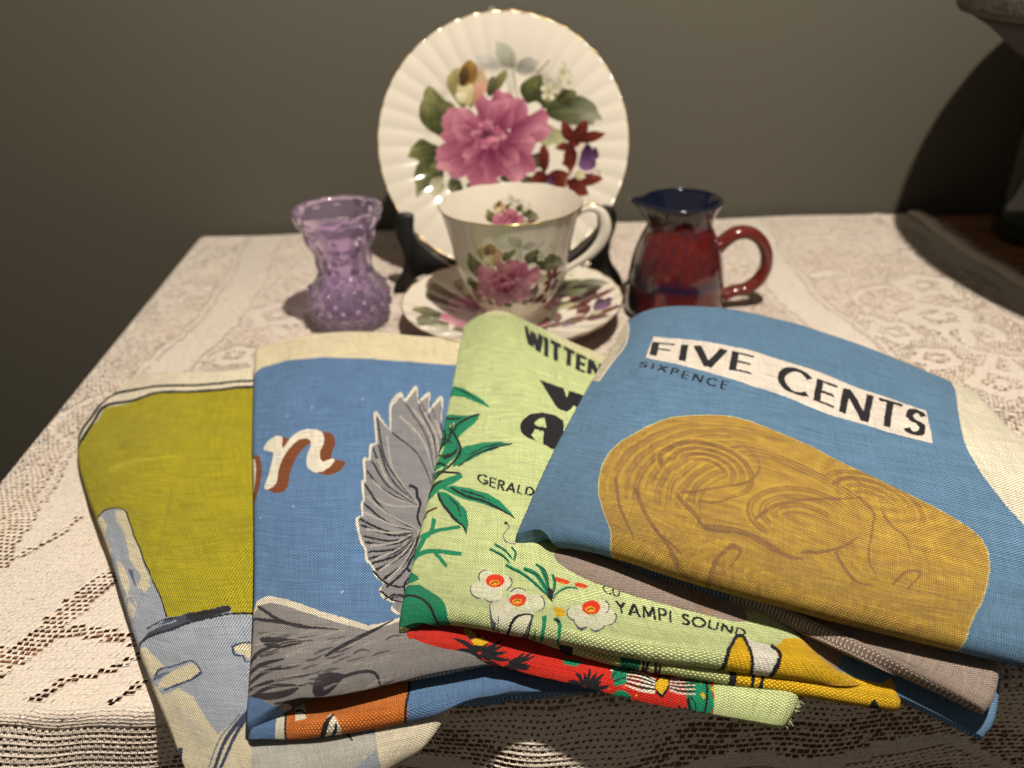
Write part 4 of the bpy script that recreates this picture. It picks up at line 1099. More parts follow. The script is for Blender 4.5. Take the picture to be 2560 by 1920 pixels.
# wing
W = [(655, 1105), (628, 1080), (642, 1060), (598, 1045), (585, 1015), (602, 992), (570, 965), (558, 930), (535, 905), (532, 870), (518, 840), (508, 800), (500, 750), (522, 742), (520, 690), (528, 680), (520, 610), (530, 600), (526, 522), (548, 520), (552, 470), (574, 458), (568, 345), (600, 385), (627, 412), (628, 318), (665, 275), (682, 302), (722, 252), (730, 308), (772, 275), (768, 345), (818, 292), (818, 380), (826, 445), (850, 500), (900, 560), (900, 900), (820, 900), (760, 960), (720, 1060), (690, 1110)]
GR = (132, 131, 136); GRL = (170, 164, 158)
p.stroke(z2(W[:34]), 5, (214, 208, 190)); p.poly(z2(W), (214, 208, 190))
Wc = np.array(W, float); cw = np.array([760, 740.])
p.poly(z2([tuple(q+(cw-q)*(.022 if i < 34 else -.02)) for i, q in enumerate(Wc)]), GR)
def feathers(tips, root, bend, wd, col, f0=.05):
    for (x, y) in tips:
        P0 = np.array([x, y], float); P1 = np.array(root, float); m = (P0+P1)/2; d = P1-P0; nn = np.array([-d[1], d[0]])*bend
        p.stroke(z2([tuple(P0+d*f0), tuple(m+nn), tuple(P1)]), wd, col, 1.2, wd*.8)
feathers([(627, 412), (682, 302), (730, 308), (768, 345), (818, 380)], (790, 640), -.10, 3.5, INK)
feathers([(665, 275), (722, 252), (772, 275), (818, 292)], (800, 620), -.08, 2.5, (84, 78, 80), .1)
feathers([(645, 330), (700, 300), (750, 320), (795, 350)], (800, 620), -.1, 6, GRL, .1)
feathers([(568, 345), (574, 458), (552, 470), (527, 560), (548, 520)], (730, 700), .10, 4.5, INK)
feathers([(600, 400), (560, 500), (540, 590), (530, 660)], (735, 700), .10, 5, GRL, .1)
for tips in ([(520, 610), (520, 690), (500, 750), (505, 775), (515, 820), (520, 845), (532, 880), (535, 905), (545, 925), (560, 950), (590, 985), (602, 1015)],):
    feathers(tips, (738, 800), .10, 5.5, INK)
feathers([(515, 650), (510, 720), (515, 790), (530, 860), (550, 915), (570, 960), (600, 1000)], (735, 790), .06, 5, GRL, .1)
p.stroke(z2([(695, 620), (722, 635), (726, 665), (738, 690), (726, 740), (742, 790), (722, 830), (738, 870)]), 8, INK, 4)
p.stroke(z2([(738, 870), (700, 900), (690, 935), (712, 950), (680, 990), (690, 1050)]), 5, INK)
for k in range(5): p.stroke(z2([(600+k*22, 1050-k*4), (640+k*14, 1030), (680+k*6, 1045)]), 4, INK, 2)
p.stroke(z2([(560, 945), (600, 985), (660, 1000), (690, 985)]), 5, INK); p.stroke(z2([(585, 1020), (620, 1045), (680, 1060)]), 6, INK, 3)
# grey body across the bottom
WB = [(100, 1170), (118, 1130), (140, 1078), (180, 1053), (240, 1060), (300, 1075), (360, 1098), (420, 1112), (480, 1130), (540, 1148), (600, 1135), (660, 1118), (760, 1080), (900, 1060), (1200, 1050), (1200, 1420), (1056, 1335), (900, 1375), (700, 1420), (450, 1440), (330, 1465), (210, 1470), (170, 1440), (60, 1440)]
p.poly(z2(WB), (214, 206, 186))
p.poly(z2([(100, 1180), (128, 1130), (150, 1096), (190, 1080), (240, 1086), (330, 1110), (430, 1140), (540, 1166), (620, 1146), (760, 1098), (900, 1076), (1200, 1070), (1200, 1420), (1056, 1335), (900, 1375), (700, 1420), (450, 1440), (330, 1465), (210, 1470), (170, 1438), (60, 1440)]), (136, 132, 132))
for q in ([(140, 1100), (250, 1150), (430, 1165)], [(120, 1150), (200, 1148), (300, 1150)], [(380, 1258), (470, 1210), (560, 1165), (640, 1125)], [(105, 1330), (150, 1270), (205, 1240)], [(100, 1370), (160, 1310), (240, 1275)], [(110, 1400), (180, 1330), (260, 1300)], [(110, 1420), (200, 1370), (330, 1330)], [(125, 1440), (200, 1390), (300, 1370)]):
    p.stroke(z2(q), 6, (44, 38, 46), 2.5, 9)
p.stroke(z2([(150, 1222), (200, 1228), (310, 1212)]), 3, (40, 36, 42), 2, 26); p.stroke(z2([(340, 1385), (380, 1350), (450, 1330)]), 8, (44, 34, 48), 4, 34)
p.stroke(z2([(440, 1335), (500, 1320), (560, 1318), (583, 1340), (595, 1385)]), 7, (40, 36, 42), 5)
p.stroke(z2([(120, 1440), (220, 1418), (290, 1380)]), 8, (44, 38, 46), 3, 18); p.stroke(z2([(210, 1455), (330, 1430), (440, 1395), (560, 1388)]), 7, (44, 38, 46), 3, 12)
p.stroke(z2([(660, 1400), (760, 1360), (900, 1340)]), 5, (44, 38, 46), 3)
for k in range(34):
    x = random.uniform(110, 620); y = random.uniform(1190, 1400); p.stroke(z2([(x, y), (x+30, y-random.uniform(4, 16)), (x+70, y-random.uniform(10, 30))]), 3, (64, 58, 66), 1, 5, alpha=.7)
for k in range(40):
    x = random.uniform(120, 600); y = random.uniform(1180, 1420); p.stroke(z2([(x, y), (x+40, y-14), (x+90, y-22)]), 4, (176, 168, 158), 1, alpha=.6)
p.poly(z2([(60, 1432), (170, 1440), (215, 1472), (210, 1700), (40, 1700)]), BL)
for (x, y) in ((145, 765), (440, 1028), (265, 712), (445, 1030), (330, 330), (240, 370), (520, 300)):
    p.stroke(z2([(x, y), (x+8, y-8)]), 5, (190, 200, 215), 2, alpha=.6)
A.build('top_fold', linen_mat('blue_wing_linen', p.c.image('blue_wing_print')), t2)

# ---- third towel: lime green
LM_ = (190, 203, 144)
GRN, RED, YEL = (14, 132, 92), (200, 40, 26), (214, 170, 24)
t3 = tw('pale lime linen tea towel with green leaves and black place names, red fold beneath', tuple(at(1100*K, 1150*K, .02)))
C = Layer([
 [(900, 1180, .020), (1050, 1170, .020), (1200, 1200, .018), (1450, 1260, .015), (1740, 1330, .010)],
 [(885, 1300, .022), (1040, 1290, .026), (1200, 1320, .023), (1450, 1380, .018), (1735, 1450, .012)],
 [(874, 1375, .023), (1010, 1370, .0265), (1200, 1415, .022), (1435, 1470, .017), (1722, 1520, .011)],
 [(866, 1404, .0215), (1001, 1431, .0200), (1200, 1479, .0150), (1431, 1530, .010), (1690, 1586, .006)]], .0085, seed=5)
p = Print(C, RED)
p.poly(z4([(1560, 520), (1640, 640), (1655, 750), (1640, 900), (1560, 1000), (1700, 1200), (2600, 1200), (2600, 300), (1500, 300)]), LM_)
p.poly(z4([(1520, 600), (1580, 650), (1610, 680), (1640, 740), (1650, 800), (1620, 880), (1560, 920), (1530, 860), (1500, 700)]), GRN)
p.stroke(z4([(1600, 650), (1618, 730), (1612, 800), (1580, 890)]), 7, INK, 5)
for (x, y) in ((1580, 700), (1640, 740), (1560, 790), (1600, 850), (1545, 830), (1590, 760)): p.stroke(z4([(x, y), (x+14, y+20)]), 9, YEL, 5)
# flower scribbles
rs = random.Random(9)
def burst(cx, cy, n, r0, r1, col, wd, a0=0, a1=360, asp=.55):
    for k in range(n):
        a = radians(a0+(a1-a0)*k/n+rs.uniform(-6, 6)); rr = rs.uniform(.75, 1.1)*r1
        p.stroke(z4([(cx+cos(a)*r0, cy+sin(a)*r0*asp), (cx+cos(a+.1)*(r0+rr)*.6, cy+sin(a+.1)*(r0+rr)*.6*asp), (cx+cos(a)*rr, cy+sin(a)*rr*asp)]), wd, col, 2.2, wd)
burst(480, 545, 15, 10, 150, INK, 8); burst(620, 590, 12, 8, 130, INK, 6.5, -40, 120)
p.poly(z4([(430, 495), (480, 480), (520, 500), (490, 520), (450, 515)]), YEL); p.poly(z4([(390, 450), (420, 440), (460, 480), (410, 480)]), (190, 160, 40))
p.stroke(z4([(560, 600), (600, 660), (640, 700), (690, 740)]), 8, INK, 4)
burst(1010, 700, 18, 10, 110, INK, 7); p.poly(z4([(990, 725), (1040, 740), (1050, 760), (1010, 755)]), YEL)
p.poly(z4([(880, 580), (940, 590), (1000, 600), (960, 625), (900, 610)]), GRN); p.poly(z4([(860, 500), (950, 530), (1000, 570), (900, 570)]), (10, 90, 60))
for q in ([(1130, 600), (1160, 640), (1140, 680)], [(1180, 660), (1220, 640), (1260, 650)], [(1120, 760), (1180, 740), (1240, 745)], [(1130, 780), (1180, 775), (1220, 770)], [(1150, 690), (1200, 680), (1230, 690)], [(1530, 760), (1560, 800), (1550, 850)]):
    p.stroke(z4(q), 14, GRN, 6, 22); p.stroke(z4(q), 3, INK)
for k in range(30):
    x, y = rs.uniform(1110, 1280), rs.uniform(600, 790); p.stroke(z4([(x, y), (x+rs.uniform(-14, 14), y+rs.uniform(4, 18))]), 6, rs.choice([WHT, YEL, GRN, INK, (230, 80, 40)]), 3)
p.poly(z4([(1360, 700), (1385, 675), (1420, 685), (1425, 715), (1395, 750), (1365, 735)]), YEL, smooth=True)
p.stroke(z4([(1360, 700), (1385, 672), (1422, 682), (1428, 716), (1395, 752), (1362, 735)]), 5, INK)
for k in range(9): p.stroke(z4([(1355, 690+k*6), (1280, 655+k*9), (1210, 650+k*7)]), 5, INK if k % 2 else WHT, 2)
for k in range(9): p.stroke(z4([(1430, 690+k*6), (1490, 690+k*8), (1560, 690+k*9)]), 5, INK if k % 2 else (220, 180, 170), 2)
burst(1490, 830, 10, 6, 80, INK, 8); p.stroke(z4([(1520, 770), (1545, 830), (1600, 890)]), 8, INK, 4)
for k in range(30):
    x = rs.uniform(100, 1500); y = 520+(x-100)*.24+rs.uniform(-30, 60); p.stroke(z4([(x, y), (x+6, y+rs.uniform(6, 16))]), 5, rs.choice([(232, 150, 120), YEL, WHT]), 2)
p.poly(z4([(60, 560), (110, 520), (140, 545), (100, 600)]), (226, 190, 160)); p.stroke(z4([(180, 530), (230, 560), (280, 570)]), 9, WHT, 3)
V = []; F = []; rg = random.Random(4)
for k in range(24):
    i_ = rg.randint(C.nR//2, C.nR-6); b0 = C.top[i_, -1]; L_ = rg.uniform(.0006, .0020)
    path = [b0+np.array([L_*q, rg.gauss(0, .0003)*q*3, -.0008*q*q+rg.gauss(0, .0002)]) for q in (-.2, .4, 1)]
    v, f = tube(path, .00013, 4, False, ref=(0, 0, 1)); n0 = len(V); V += list(v); F += [tuple(i+n0 for i in q) for q in f]
m_thr, _, _ = new_mat('lime_thread', (.52, .58, .30), .9)
fr = mesh_obj('loose_thread', V, F, m_thr, t3); fr['kind'] = 'stuff'
C.build('red_fold', linen_mat('red_flower_linen', p.c.image('red_flower_print')), t3, 'red flowered bottom fold with a pale lime end')
B = Layer([
 [(905, 1180, .026), (1060, 1170, .026), (1300, 1230, .024), (1600, 1290, .019), (1930, 1390, .012)],
 [(892, 1300, .027), (1040, 1290, .030), (1300, 1340, .027), (1600, 1400, .021), (1940, 1470, .014)],
 [(900, 1330, .0275), (1030, 1310, .0300), (1290, 1395, .026), (1600, 1450, .020), (1945, 1510, .012)],
 [(900, 1350, .0260), (1030, 1335, .0270), (1290, 1420, .022), (1600, 1474, .016), (1945, 1531, .009)]], .005, seed=6)
p = Print(B, (172, 180, 120))
p.poly(z4([(1735, 300), (1750, 700), (2600, 1100), (2600, 200)]), YEL)
p.stroke(z4([(1745, 620), (1750, 700)]), 18, INK); p.stroke(z4([(1850, 670), (1845, 700)]), 8, INK); p.stroke(z4([(1910, 670), (1880, 705)]), 8, INK)
p.poly(z4([(840, 380), (900, 520), (960, 540), (940, 400)]), (30, 36, 60)); p.poly(z4([(1150, 480), (1200, 600), (1290, 620), (1260, 480)]), (12, 96, 66))
p.stroke(z4([(1290, 550), (1310, 610), (1350, 570), (1370, 620), (1390, 610)]), 6, INK)
p.stroke(z6([(940, 1300), (960, 1250), (1010, 1280), (1060, 1300), (1130, 1315)]), 8, INK)
B.build('middle_fold', linen_mat('lime_yellow_linen', p.c.image('lime_yellow_print')), t3)
A = Layer([
 [(1003, 716, .0285), (1040, 688, .032), (1085, 680, .034), (1190, 728, .032), (1350, 800, .025)],
 [(994, 760, .0285), (1050, 738, .0375), (1120, 738, .0390), (1220, 780, .036), (1380, 850, .028)],
 [(967, 900, .0285), (1040, 890, .0380), (1130, 890, .0390), (1240, 920, .036), (1440, 1000, .029)],
 [(932, 1060, .0285), (1020, 1060, .0380), (1130, 1070, .0390), (1270, 1100, .036), (1540, 1160, .028)],
 [(895, 1220, .0290), (1000, 1220, .0385), (1140, 1230, .0385), (1320, 1270, .035), (1680, 1330, .026)],
 [(872, 1310, .0290), (985, 1295, .0380), (1150, 1325, .0365), (1380, 1370, .032), (1780, 1430, .021)],
 [(863, 1383, .0255), (980, 1334, .0310), (1160, 1363, .0295), (1420, 1404, .0250), (1870, 1490, .0145)]], .0085, seed=7)
p = Print(A, LM_)
p.poly(o2([(990, 660), (1060, 690), (1120, 693), (1195, 740), (1290, 790), (1500, 900), (1500, 600), (1000, 600)]), (214, 210, 168))
p.text('WITTEN', z3([(795, 218), (900, 285), (1000, 328), (1100, 380), (1212, 425)]), z3([(783, 138), (890, 195), (1010, 255), (1110, 308), (1220, 365)]), .26, .20, INK, .16)
p.poly(z3([(865, 422), (940, 448), (1000, 470), (1020, 527), (1036, 486), (1110, 518), (1160, 550), (1230, 640), (1180, 680), (1120, 640), (1095, 622), (1066, 575), (1020, 608), (975, 590), (945, 560), (905, 490)]), INK)
p.poly(z3([(760, 690), (778, 652), (820, 620), (880, 610), (950, 624), (1000, 660), (1002, 835), (950, 815), (885, 785), (890, 716), (842, 702), (822, 735), (852, 770), (800, 748), (770, 722)]), INK)
p.poly(z3([(836, 672), (858, 648), (892, 638), (905, 696), (852, 688)]), LM_, smooth=False)
p.text('GERALDT', z3([(528, 988), (640, 1030), (740, 1058), (885, 1090)]), z3([(532, 938), (640, 975), (750, 1008), (895, 1048)]), .15, .15, INK, .16)
p.text('YAMPI SOUND', z4([(1165, 352), (1280, 383), (1400, 405), (1550, 440), (1700, 475), (1800, 500)]), z4([(1155, 300), (1290, 330), (1400, 352), (1550, 395), (1700, 440), (1810, 470)]), .14, .14, INK, .16)
p.text('COCKATOO'[:2], z4([(1095, 262), (1180, 285)]), z4([(1095, 225), (1180, 245)]), .14, .14, INK)
lf = lambda pts: p.poly(z3(pts), GRN)
lf([(360, 560), (385, 510), (405, 493), (460, 490), (530, 513), (575, 545), (602, 578), (540, 553), (470, 535), (400, 545), (370, 575)])
lf([(340, 665), (400, 645), (470, 635), (515, 620), (548, 607), (535, 640), (520, 668), (470, 715), (425, 768), (436, 840), (400, 890), (350, 945), (280, 1000), (240, 1080), (240, 1180), (300, 850)])
lf([(300, 760), (330, 720), (372, 700), (400, 720), (380, 790), (330, 850), (290, 900), (270, 930)])
lf([(255, 1010), (300, 930), (345, 905), (372, 930), (330, 985), (270, 1050), (230, 1100)])
lf([(350, 720), (345, 690), (380, 655), (430, 650), (430, 690), (390, 740)])
lf([(415, 870), (440, 820), (480, 795), (560, 768), (650, 765), (720, 782), (640, 802), (560, 830), (480, 885), (400, 930)])
lf([(250, 1150), (300, 1060), (360, 1000), (440, 950), (457, 968), (400, 1020), (330, 1070), (260, 1150)])
lf([(330, 1062), (400, 1030), (480, 1028), (580, 1050), (660, 1100), (708, 1160), (740, 1196), (660, 1150), (560, 1112), (450, 1092), (370, 1070)])
lf([(315, 1082), (370, 1078), (430, 1112), (470, 1160), (480, 1222), (470, 1288), (452, 1240), (400, 1200), (340, 1150)])
for q in ([(300, 930), (330, 880), (352, 830)], [(280, 1010), (320, 970), (350, 945)], [(385, 720), (400, 700), (410, 690)]): p.stroke(z3(q), 4, LM_, 2, 6)
for q in ([(330, 720), (360, 770), (330, 850), (290, 910)], [(300, 800), (350, 790), (400, 800)], [(310, 890), (360, 880), (410, 850)], [(270, 960), (330, 930), (380, 930)], [(250, 1060), (290, 1000), (340, 960)], [(350, 680), (400, 670), (450, 650)]): p.stroke(z3(q), 3.5, INK, 1.5, 5)
for q, w_ in (([(540, 612), (490, 640), (430, 690), (400, 740), (370, 770)], 6), ([(380, 720), (430, 780), (440, 840), (400, 910), (340, 970)], 8), ([(400, 690), (380, 780), (330, 850)], 5), ([(720, 782), (620, 800), (520, 840), (430, 920)], 6), ([(660, 775), (560, 800), (480, 850)], 4), ([(440, 950), (380, 960), (330, 980), (280, 1060)], 6), ([(390, 1045), (470, 1075), (560, 1095), (660, 1145), (738, 1195)], 8), ([(440, 1045), (520, 1060), (600, 1090)], 5), ([(320, 1090), (345, 1140), (400, 1200), (450, 1240), (468, 1290)], 9), ([(380, 1100), (420, 1130), (440, 1190)], 5), ([(410, 500), (480, 510), (560, 550)], 4), ([(350, 900), (400, 860), (430, 820)], 8), ([(260, 1120), (300, 1050), (350, 1010)], 8)):
    p.stroke(z3(q), w_/2.2425*1.6, INK, 2, w_/2.2425*1.8)
for q, w_ in (([(170, 1490), (220, 1400), (260, 1330), (330, 1285), (435, 1245)], 12), ([(300, 1230), (290, 1280), (265, 1340)], 10), ([(160, 1500), (220, 1440), (300, 1408), (440, 1402)], 12), ([(300, 1412), (330, 1440), (365, 1478)], 10), ([(260, 1320), (200, 1370), (190, 1440)], 6)):
    p.stroke(z3(q), w_, GRN, w_*.8)
lf([(110, 1610), (150, 1560), (175, 1540), (200, 1560), (222, 1572), (180, 1600), (130, 1620)])
p.stroke(z3([(205, 1290), (250, 1215), (315, 1168)]), 7, (84, 40, 30), 4); p.stroke(z3([(205, 1285), (225, 1250), (260, 1230)]), 4, INK)
p.poly(z4([(60, 440), (92, 330), (110, 272), (200, 250), (290, 285), (350, 338), (385, 385), (320, 395), (250, 415), (180, 450), (100, 450)]), GRN)
p.stroke(z4([(105, 325), (150, 308), (210, 310), (280, 345), (335, 390)]), 6, INK, 5); p.poly(z4([(100, 240), (150, 195), (195, 215), (150, 240)]), GRN)
# flowers
PW = (222, 218, 206)
def daisy(cx, cy, lobes, c, rx, ry):
    for (dx, dy, r) in lobes: p.poly(z4([(cx+dx+cos(t)*r, cy+dy+sin(t)*r*.8) for t in np.linspace(0, 2*pi, 16)[:-1]]), PW, .62)
    for (dx, dy, r) in lobes:
        p.stroke(z4([(cx+dx+cos(t)*r, cy+dy+sin(t)*r*.8) for t in np.linspace(atan2(dy, dx)-1.0, atan2(dy, dx)+1.0, 8)]), 3.6, (84, 86, 104), 2.2)
    p.poly(z4([(cx+cos(t)*rx, cy+sin(t)*ry) for t in np.linspace(0, 2*pi, 16)[:-1]]), (220, 52, 22), smooth=True)
    p.poly(z4([(cx-4+cos(t)*rx*.55, cy+10+sin(t)*ry*.42) for t in np.linspace(0, 2*pi, 10)[:-1]]), (236, 170, 20), smooth=True)
    p.stroke(z4([(cx-20, cy+14), (cx, cy+4), (cx+14, cy+12)]), 3, (120, 20, 10))
daisy(557, 197, [(-70, 40, 50), (-10, 62, 48), (40, 10, 44), (-40, -20, 40)], 0, 46, 31)
daisy(672, 292, [(-86, 26, 54), (-46, 60, 44), (30, 66, 48), (80, 16, 50), (0, -20, 46)], 0, 44, 30)
daisy(1033, 328, [(-70, 26, 50), (-40, 66, 44), (26, 78, 44), (78, 46, 50), (50, 0, 42)], 0, 46, 34)
p.stroke(z4([(610, 395), (650, 370), (700, 360), (740, 365), (735, 395), (690, 410)]), 5, INK, 3)
p.stroke(z3([(680, 1215), (700, 1240), (670, 1290), (690, 1330), (740, 1340)]), 3, (120, 120, 130)); p.stroke(z3([(675, 1215), (695, 1218)]), 6, INK)
for q, w_ in (([(530, 40), (590, 70), (630, 110)], 8), ([(555, 12), (610, 50), (640, 90)], 7), ([(640, 30), (660, 60), (650, 100)], 6), ([(610, 120), (700, 170), (770, 230), (830, 290)], 9), ([(700, 140), (760, 170), (800, 230), (830, 280)], 12), ([(780, 130), (810, 200), (830, 280)], 9), ([(840, 170), (850, 220), (835, 290)], 8), ([(960, 240), (900, 240), (840, 290)], 6), ([(760, 120), (800, 150), (820, 200)], 7)):
    p.stroke(z4(q), w_/1.2, GRN, w_/2, w_*.9); p.stroke(z4([(x+5, y+5) for x, y in q]), 2.5, INK, 1.5)
p.poly(z4([(815, 230), (850, 260), (840, 305), (820, 290)]), INK)
for (x, y) in ((890, 205), (985, 228)):
    p.poly(z4([(x-36, y-16), (x, y-14), (x+36, y+4), (x+10, y+16), (x-24, y+6)]), (214, 56, 26), smooth=True); p.stroke(z4([(x-20, y+8), (x+10, y+10)]), 3, YEL)
p.poly(z4([(845, 320), (900, 335), (905, 370), (860, 375)]), YEL); p.stroke(z4([(800, 370), (805, 400), (790, 440)]), 12, GRN, 6); p.stroke(z4([(760, 400), (775, 430), (790, 440)]), 9, GRN, 5)
p.stroke(z4([(860, 380), (885, 420), (870, 460)]), 9, GRN, 5); p.stroke(z4([(850, 385), (880, 400)]), 6, INK); p.stroke(z4([(530, 370), (530, 395)]), 8, GRN, 3)
# yellow shape with black outline near the right end
p.poly(z4([(1640, 600), (1720, 555), (1750, 495), (1790, 495), (1830, 560), (1850, 640), (2000, 700), (2600, 900), (2600, 500), (2000, 520), (1940, 560), (1970, 600), (1920, 640), (2050, 690), (1850, 660)]), YEL)
p.poly(z4([(1800, 500), (1840, 520), (1935, 550), (1965, 600), (1920, 640), (1990, 690), (1870, 670), (1850, 600)]), PW)
p.stroke(z4([(1640, 602), (1700, 570), (1735, 530), (1755, 500), (1790, 498), (1815, 540), (1835, 585), (1862, 640), (1855, 690)]), 9, INK, 6)
p.stroke(z4([(1930, 545), (1975, 590), (1925, 625), (1935, 655), (1985, 680), (2050, 688)]), 9, INK, 5)
A.build('top_fold', linen_mat('lime_linen', p.c.image('lime_print')), t3)

# ---- fourth towel: blue with coin
t4 = tw('blue linen tea towel with FIVE CENTS banner and golden coin, rightmost and uppermost', tuple(at(1600*K, 1100*K, .03)))
GY = (150, 134, 124)
C = Layer([
 [(1200, 1000, .031), (1380, 1010, .031), (1650, 1060, .028), (1900, 1150, .020), (2180, 1250, .010)],
 [(1150, 1120, .033), (1340, 1150, .036), (1640, 1220, .031), (1880, 1300, .022), (2165, 1420, .011)],
 [(1128, 1184, .0350), (1308, 1238, .0375), (1612, 1340, .0300), (1862, 1436, .0185), (2150, 1546, .0088)],
 [(1115, 1208, .0330), (1292, 1272, .0325), (1597, 1374, .024), (1850, 1474, .015), (2120, 1603, .0060)]], .0045, seed=8)
p = Print(C, GY)
p.poly(z4([(640, 60), (690, 30), (760, 70), (820, 130), (740, 150), (640, 130)]), (96, 134, 170))
p.poly(o2([(1800, 1300), (1826, 1392), (1790, 1470), (2000, 1600), (2300, 1700), (2300, 1400)]), (96, 134, 170))
p.poly(z4([(1500, 200), (1560, 330), (1640, 400), (1700, 300), (1600, 200)]), (140, 106, 78), .35)
C.build('under_fold', linen_mat('grey_back_linen', p.c.image('grey_back_print')), t4)
B = Layer([
 [(1260, 1000, .035), (1480, 1030, .034), (1700, 1080, .030), (1920, 1160, .022), (2180, 1260, .014)],
 [(1250, 1100, .036), (1450, 1150, .0375), (1680, 1220, .033), (1900, 1310, .026), (2165, 1400, .018)],
 [(1240, 1170, .0365), (1420, 1220, .038), (1650, 1290, .033), (1870, 1390, .0285), (2150, 1500, .0200)],
 [(1235, 1185, .0365), (1400, 1238, .0370), (1626, 1310, .0335), (1840, 1404, .0285), (2124, 1548, .0185)]], .0055, seed=9)
p = Print(B, GY)
p.poly(z4([(1200, 0), (1560, 200), (1740, 260), (1740, 320), (1560, 260), (1200, 130)]), (84, 112, 138), .8)
p.stroke(z6([(1150, 980), (1170, 1020), (1150, 1080), (1130, 1100)]), 4, (180, 168, 156), alpha=.6); p.stroke(z6([(1480, 1040), (1490, 1150), (1470, 1230)]), 4, (176, 162, 150), alpha=.6)
B.build('middle_fold', linen_mat('grey_back_linen_2', p.c.image('grey_middle_print')), t4)
# turned end joining the two grey folds
e0 = at(2128*K, 1590*K, .0065); e1 = at(2128*K, 1560*K, .0130)
A = Layer([
 [(1356, 706, .0380), (1430, 675, .0420), (1590, 680, .0410), (1800, 738, .0330), (2110, 862, .0190)],
 [(1330, 750, .0385), (1425, 722, .0490), (1600, 735, .0480), (1820, 800, .0400), (2172, 930, .0230)],
 [(1282, 830, .0385), (1400, 820, .0505), (1600, 840, .0505), (1850, 910, .0420), (2250, 1010, .0240)],
 [(1216, 950, .0385), (1360, 960, .0515), (1590, 980, .0515), (1880, 1050, .0435), (2330, 1160, .0245)],
 [(1162, 1065, .0390), (1320, 1070, .0520), (1580, 1115, .0520), (1910, 1200, .0440), (2400, 1330, .0245)],
 [(1132, 1135, .0390), (1285, 1130, .0510), (1570, 1205, .0510), (1900, 1290, .0435), (2400, 1430, .0240)],
 [(1114, 1191, .0375), (1255, 1171, .0435), (1560, 1262, .0425), (1890, 1345, .0360), (2400, 1490, .0165)]], .0105, seed=10, ns=150, nt_=130)
B4 = (92, 128, 160)
p = Print(A, B4, 1700)
p.poly(z5([(1850, 300), (1880, 372), (1905, 420), (1920, 500), (1940, 600), (1970, 680), (2010, 755), (2060, 830), (2120, 910), (2212, 1012), (2400, 1200), (2700, 1300), (2700, 300), (2000, 200)]), (222, 214, 192))
p.poly(o2([(1300, 760), (1336, 735), (1352, 700), (1362, 712), (1360, 740), (1330, 790), (1300, 840), (1285, 840)]), (196, 186, 164)); 
p.stroke(o2([(1345, 712), (1362, 716), (1358, 750), (1325, 800), (1300, 838)]), 4, (222, 214, 192))
bt = [(640, 165), (740, 168), (850, 180), (1040, 218), (1170, 258), (1300, 300), (1400, 338), (1500, 380), (1640, 432), (1788, 490)]
bb = [(1810, 620), (1700, 588), (1600, 560), (1400, 488), (1250, 430), (1100, 378), (980, 335), (850, 296), (720, 265), (605, 246)]
p.poly(z5([(x, y-9) for x, y in bt]+[(x+2, y+3) for x, y in bb]), (226, 216, 204))
p.text('FIVE CENTS', z5([(622, 236), (740, 252), (860, 280), (1030, 308), (1180, 375), (1350, 442), (1510, 516), (1600, 540), (1775, 592)]),
       z5([(636, 176), (760, 182), (920, 203), (1035, 228), (1230, 284), (1380, 350), (1520, 395), (1660, 438), (1790, 492)]), .18, .095, (26, 24, 28), .16)
p.text('SIXPENCE', z5([(580, 292), (660, 306), (760, 332), (850, 354), (945, 377)]), z5([(590, 267), (670, 278), (770, 300), (860, 322), (955, 346)]), .18, .13, (28, 36, 50), .3)
coin = [(413, 830), (415, 770), (428, 715), (460, 655), (500, 610), (550, 575), (600, 545), (660, 518), (720, 500), (800, 490), (880, 490), (960, 498), (1050, 520), (1150, 558), (1300, 622), (1450, 700), (1600, 775), (1730, 845), (1850, 915), (1960, 985), (2010, 1030), (2035, 1080), (2042, 1150), (2030, 1230), (2005, 1300), (1960, 1370), (1900, 1425), (1860, 1460), (1700, 1500), (1200, 1340), (800, 1240), (600, 1180), (540, 1090), (500, 1030), (460, 960), (430, 890)]
keep = p.c.a.copy()
p.poly(z5([(1200+(x-1200)*1.006, 900+(y-900)*1.008) for x, y in coin]), (196, 186, 132))
p.poly(z5(coin), (186, 152, 58))
CB, CLt = (122, 88, 62), (196, 160, 58)
# engraved line work of the coin, a warped family of fine curves
def noise_field(a_, b_): return np.clip(.5+.5*np.sin(a_*37+3*np.sin(b_*29))*np.sin(b_*41+2*np.sin(a_*23))+.25, 0, 1)
mk = p.c.mask(A.inv(dens(z5(coin), True, 9)))
m_, mx0, mx1, my0, my1 = mk; h_, w_ = m_.shape; yy_, xx_ = np.mgrid[0:h_, 0:w_]; xx_ = (xx_+mx0)/p.c.w; yy_ = (yy_+my0)/p.c.h
ctr = A.inv(np.array(z5([(860, 720), (1260, 930), (1560, 860), (1150, 1180), (1750, 1180)])))
ds = [np.hypot((xx_-c_[0])*1.0, (yy_-c_[1])*1.1) for c_ in ctr]
wts = [np.exp(-(d_/r_)**2) for d_, r_ in zip(ds, (.15, .13, .14, .13, .12))]
ph = (sum(w_i*d_ for w_i, d_ in zip(wts, ds))/(sum(wts)+1e-6))*340+6*np.sin(xx_*23+yy_*9)+4*np.sin(yy_*31-xx_*13)
ln = np.clip(np.sin(ph)*.5+.5, 0, 1)**1.6; env = .35+.65*np.clip(np.sin(xx_*19+1)*np.sin(yy_*27+xx_*11)+.6, 0, 1)
ph2 = noise_field(xx_, yy_); br_ = (np.clip(noise_field(xx_*1.7+.3, yy_*1.9), 0, 1)*.34)[..., None]*m_[..., None]; rg0 = p.c.a[my0:my1, mx0:mx1]; rg0[:] = rg0*(1-br_)+np.array((126, 92, 60))/255.*br_; al_ = (ln*ph2*env*(.10+.20*np.clip(np.sin(xx_*61+4*np.sin(yy_*37))+.5, 0, 1)))[..., None]*m_[..., None]
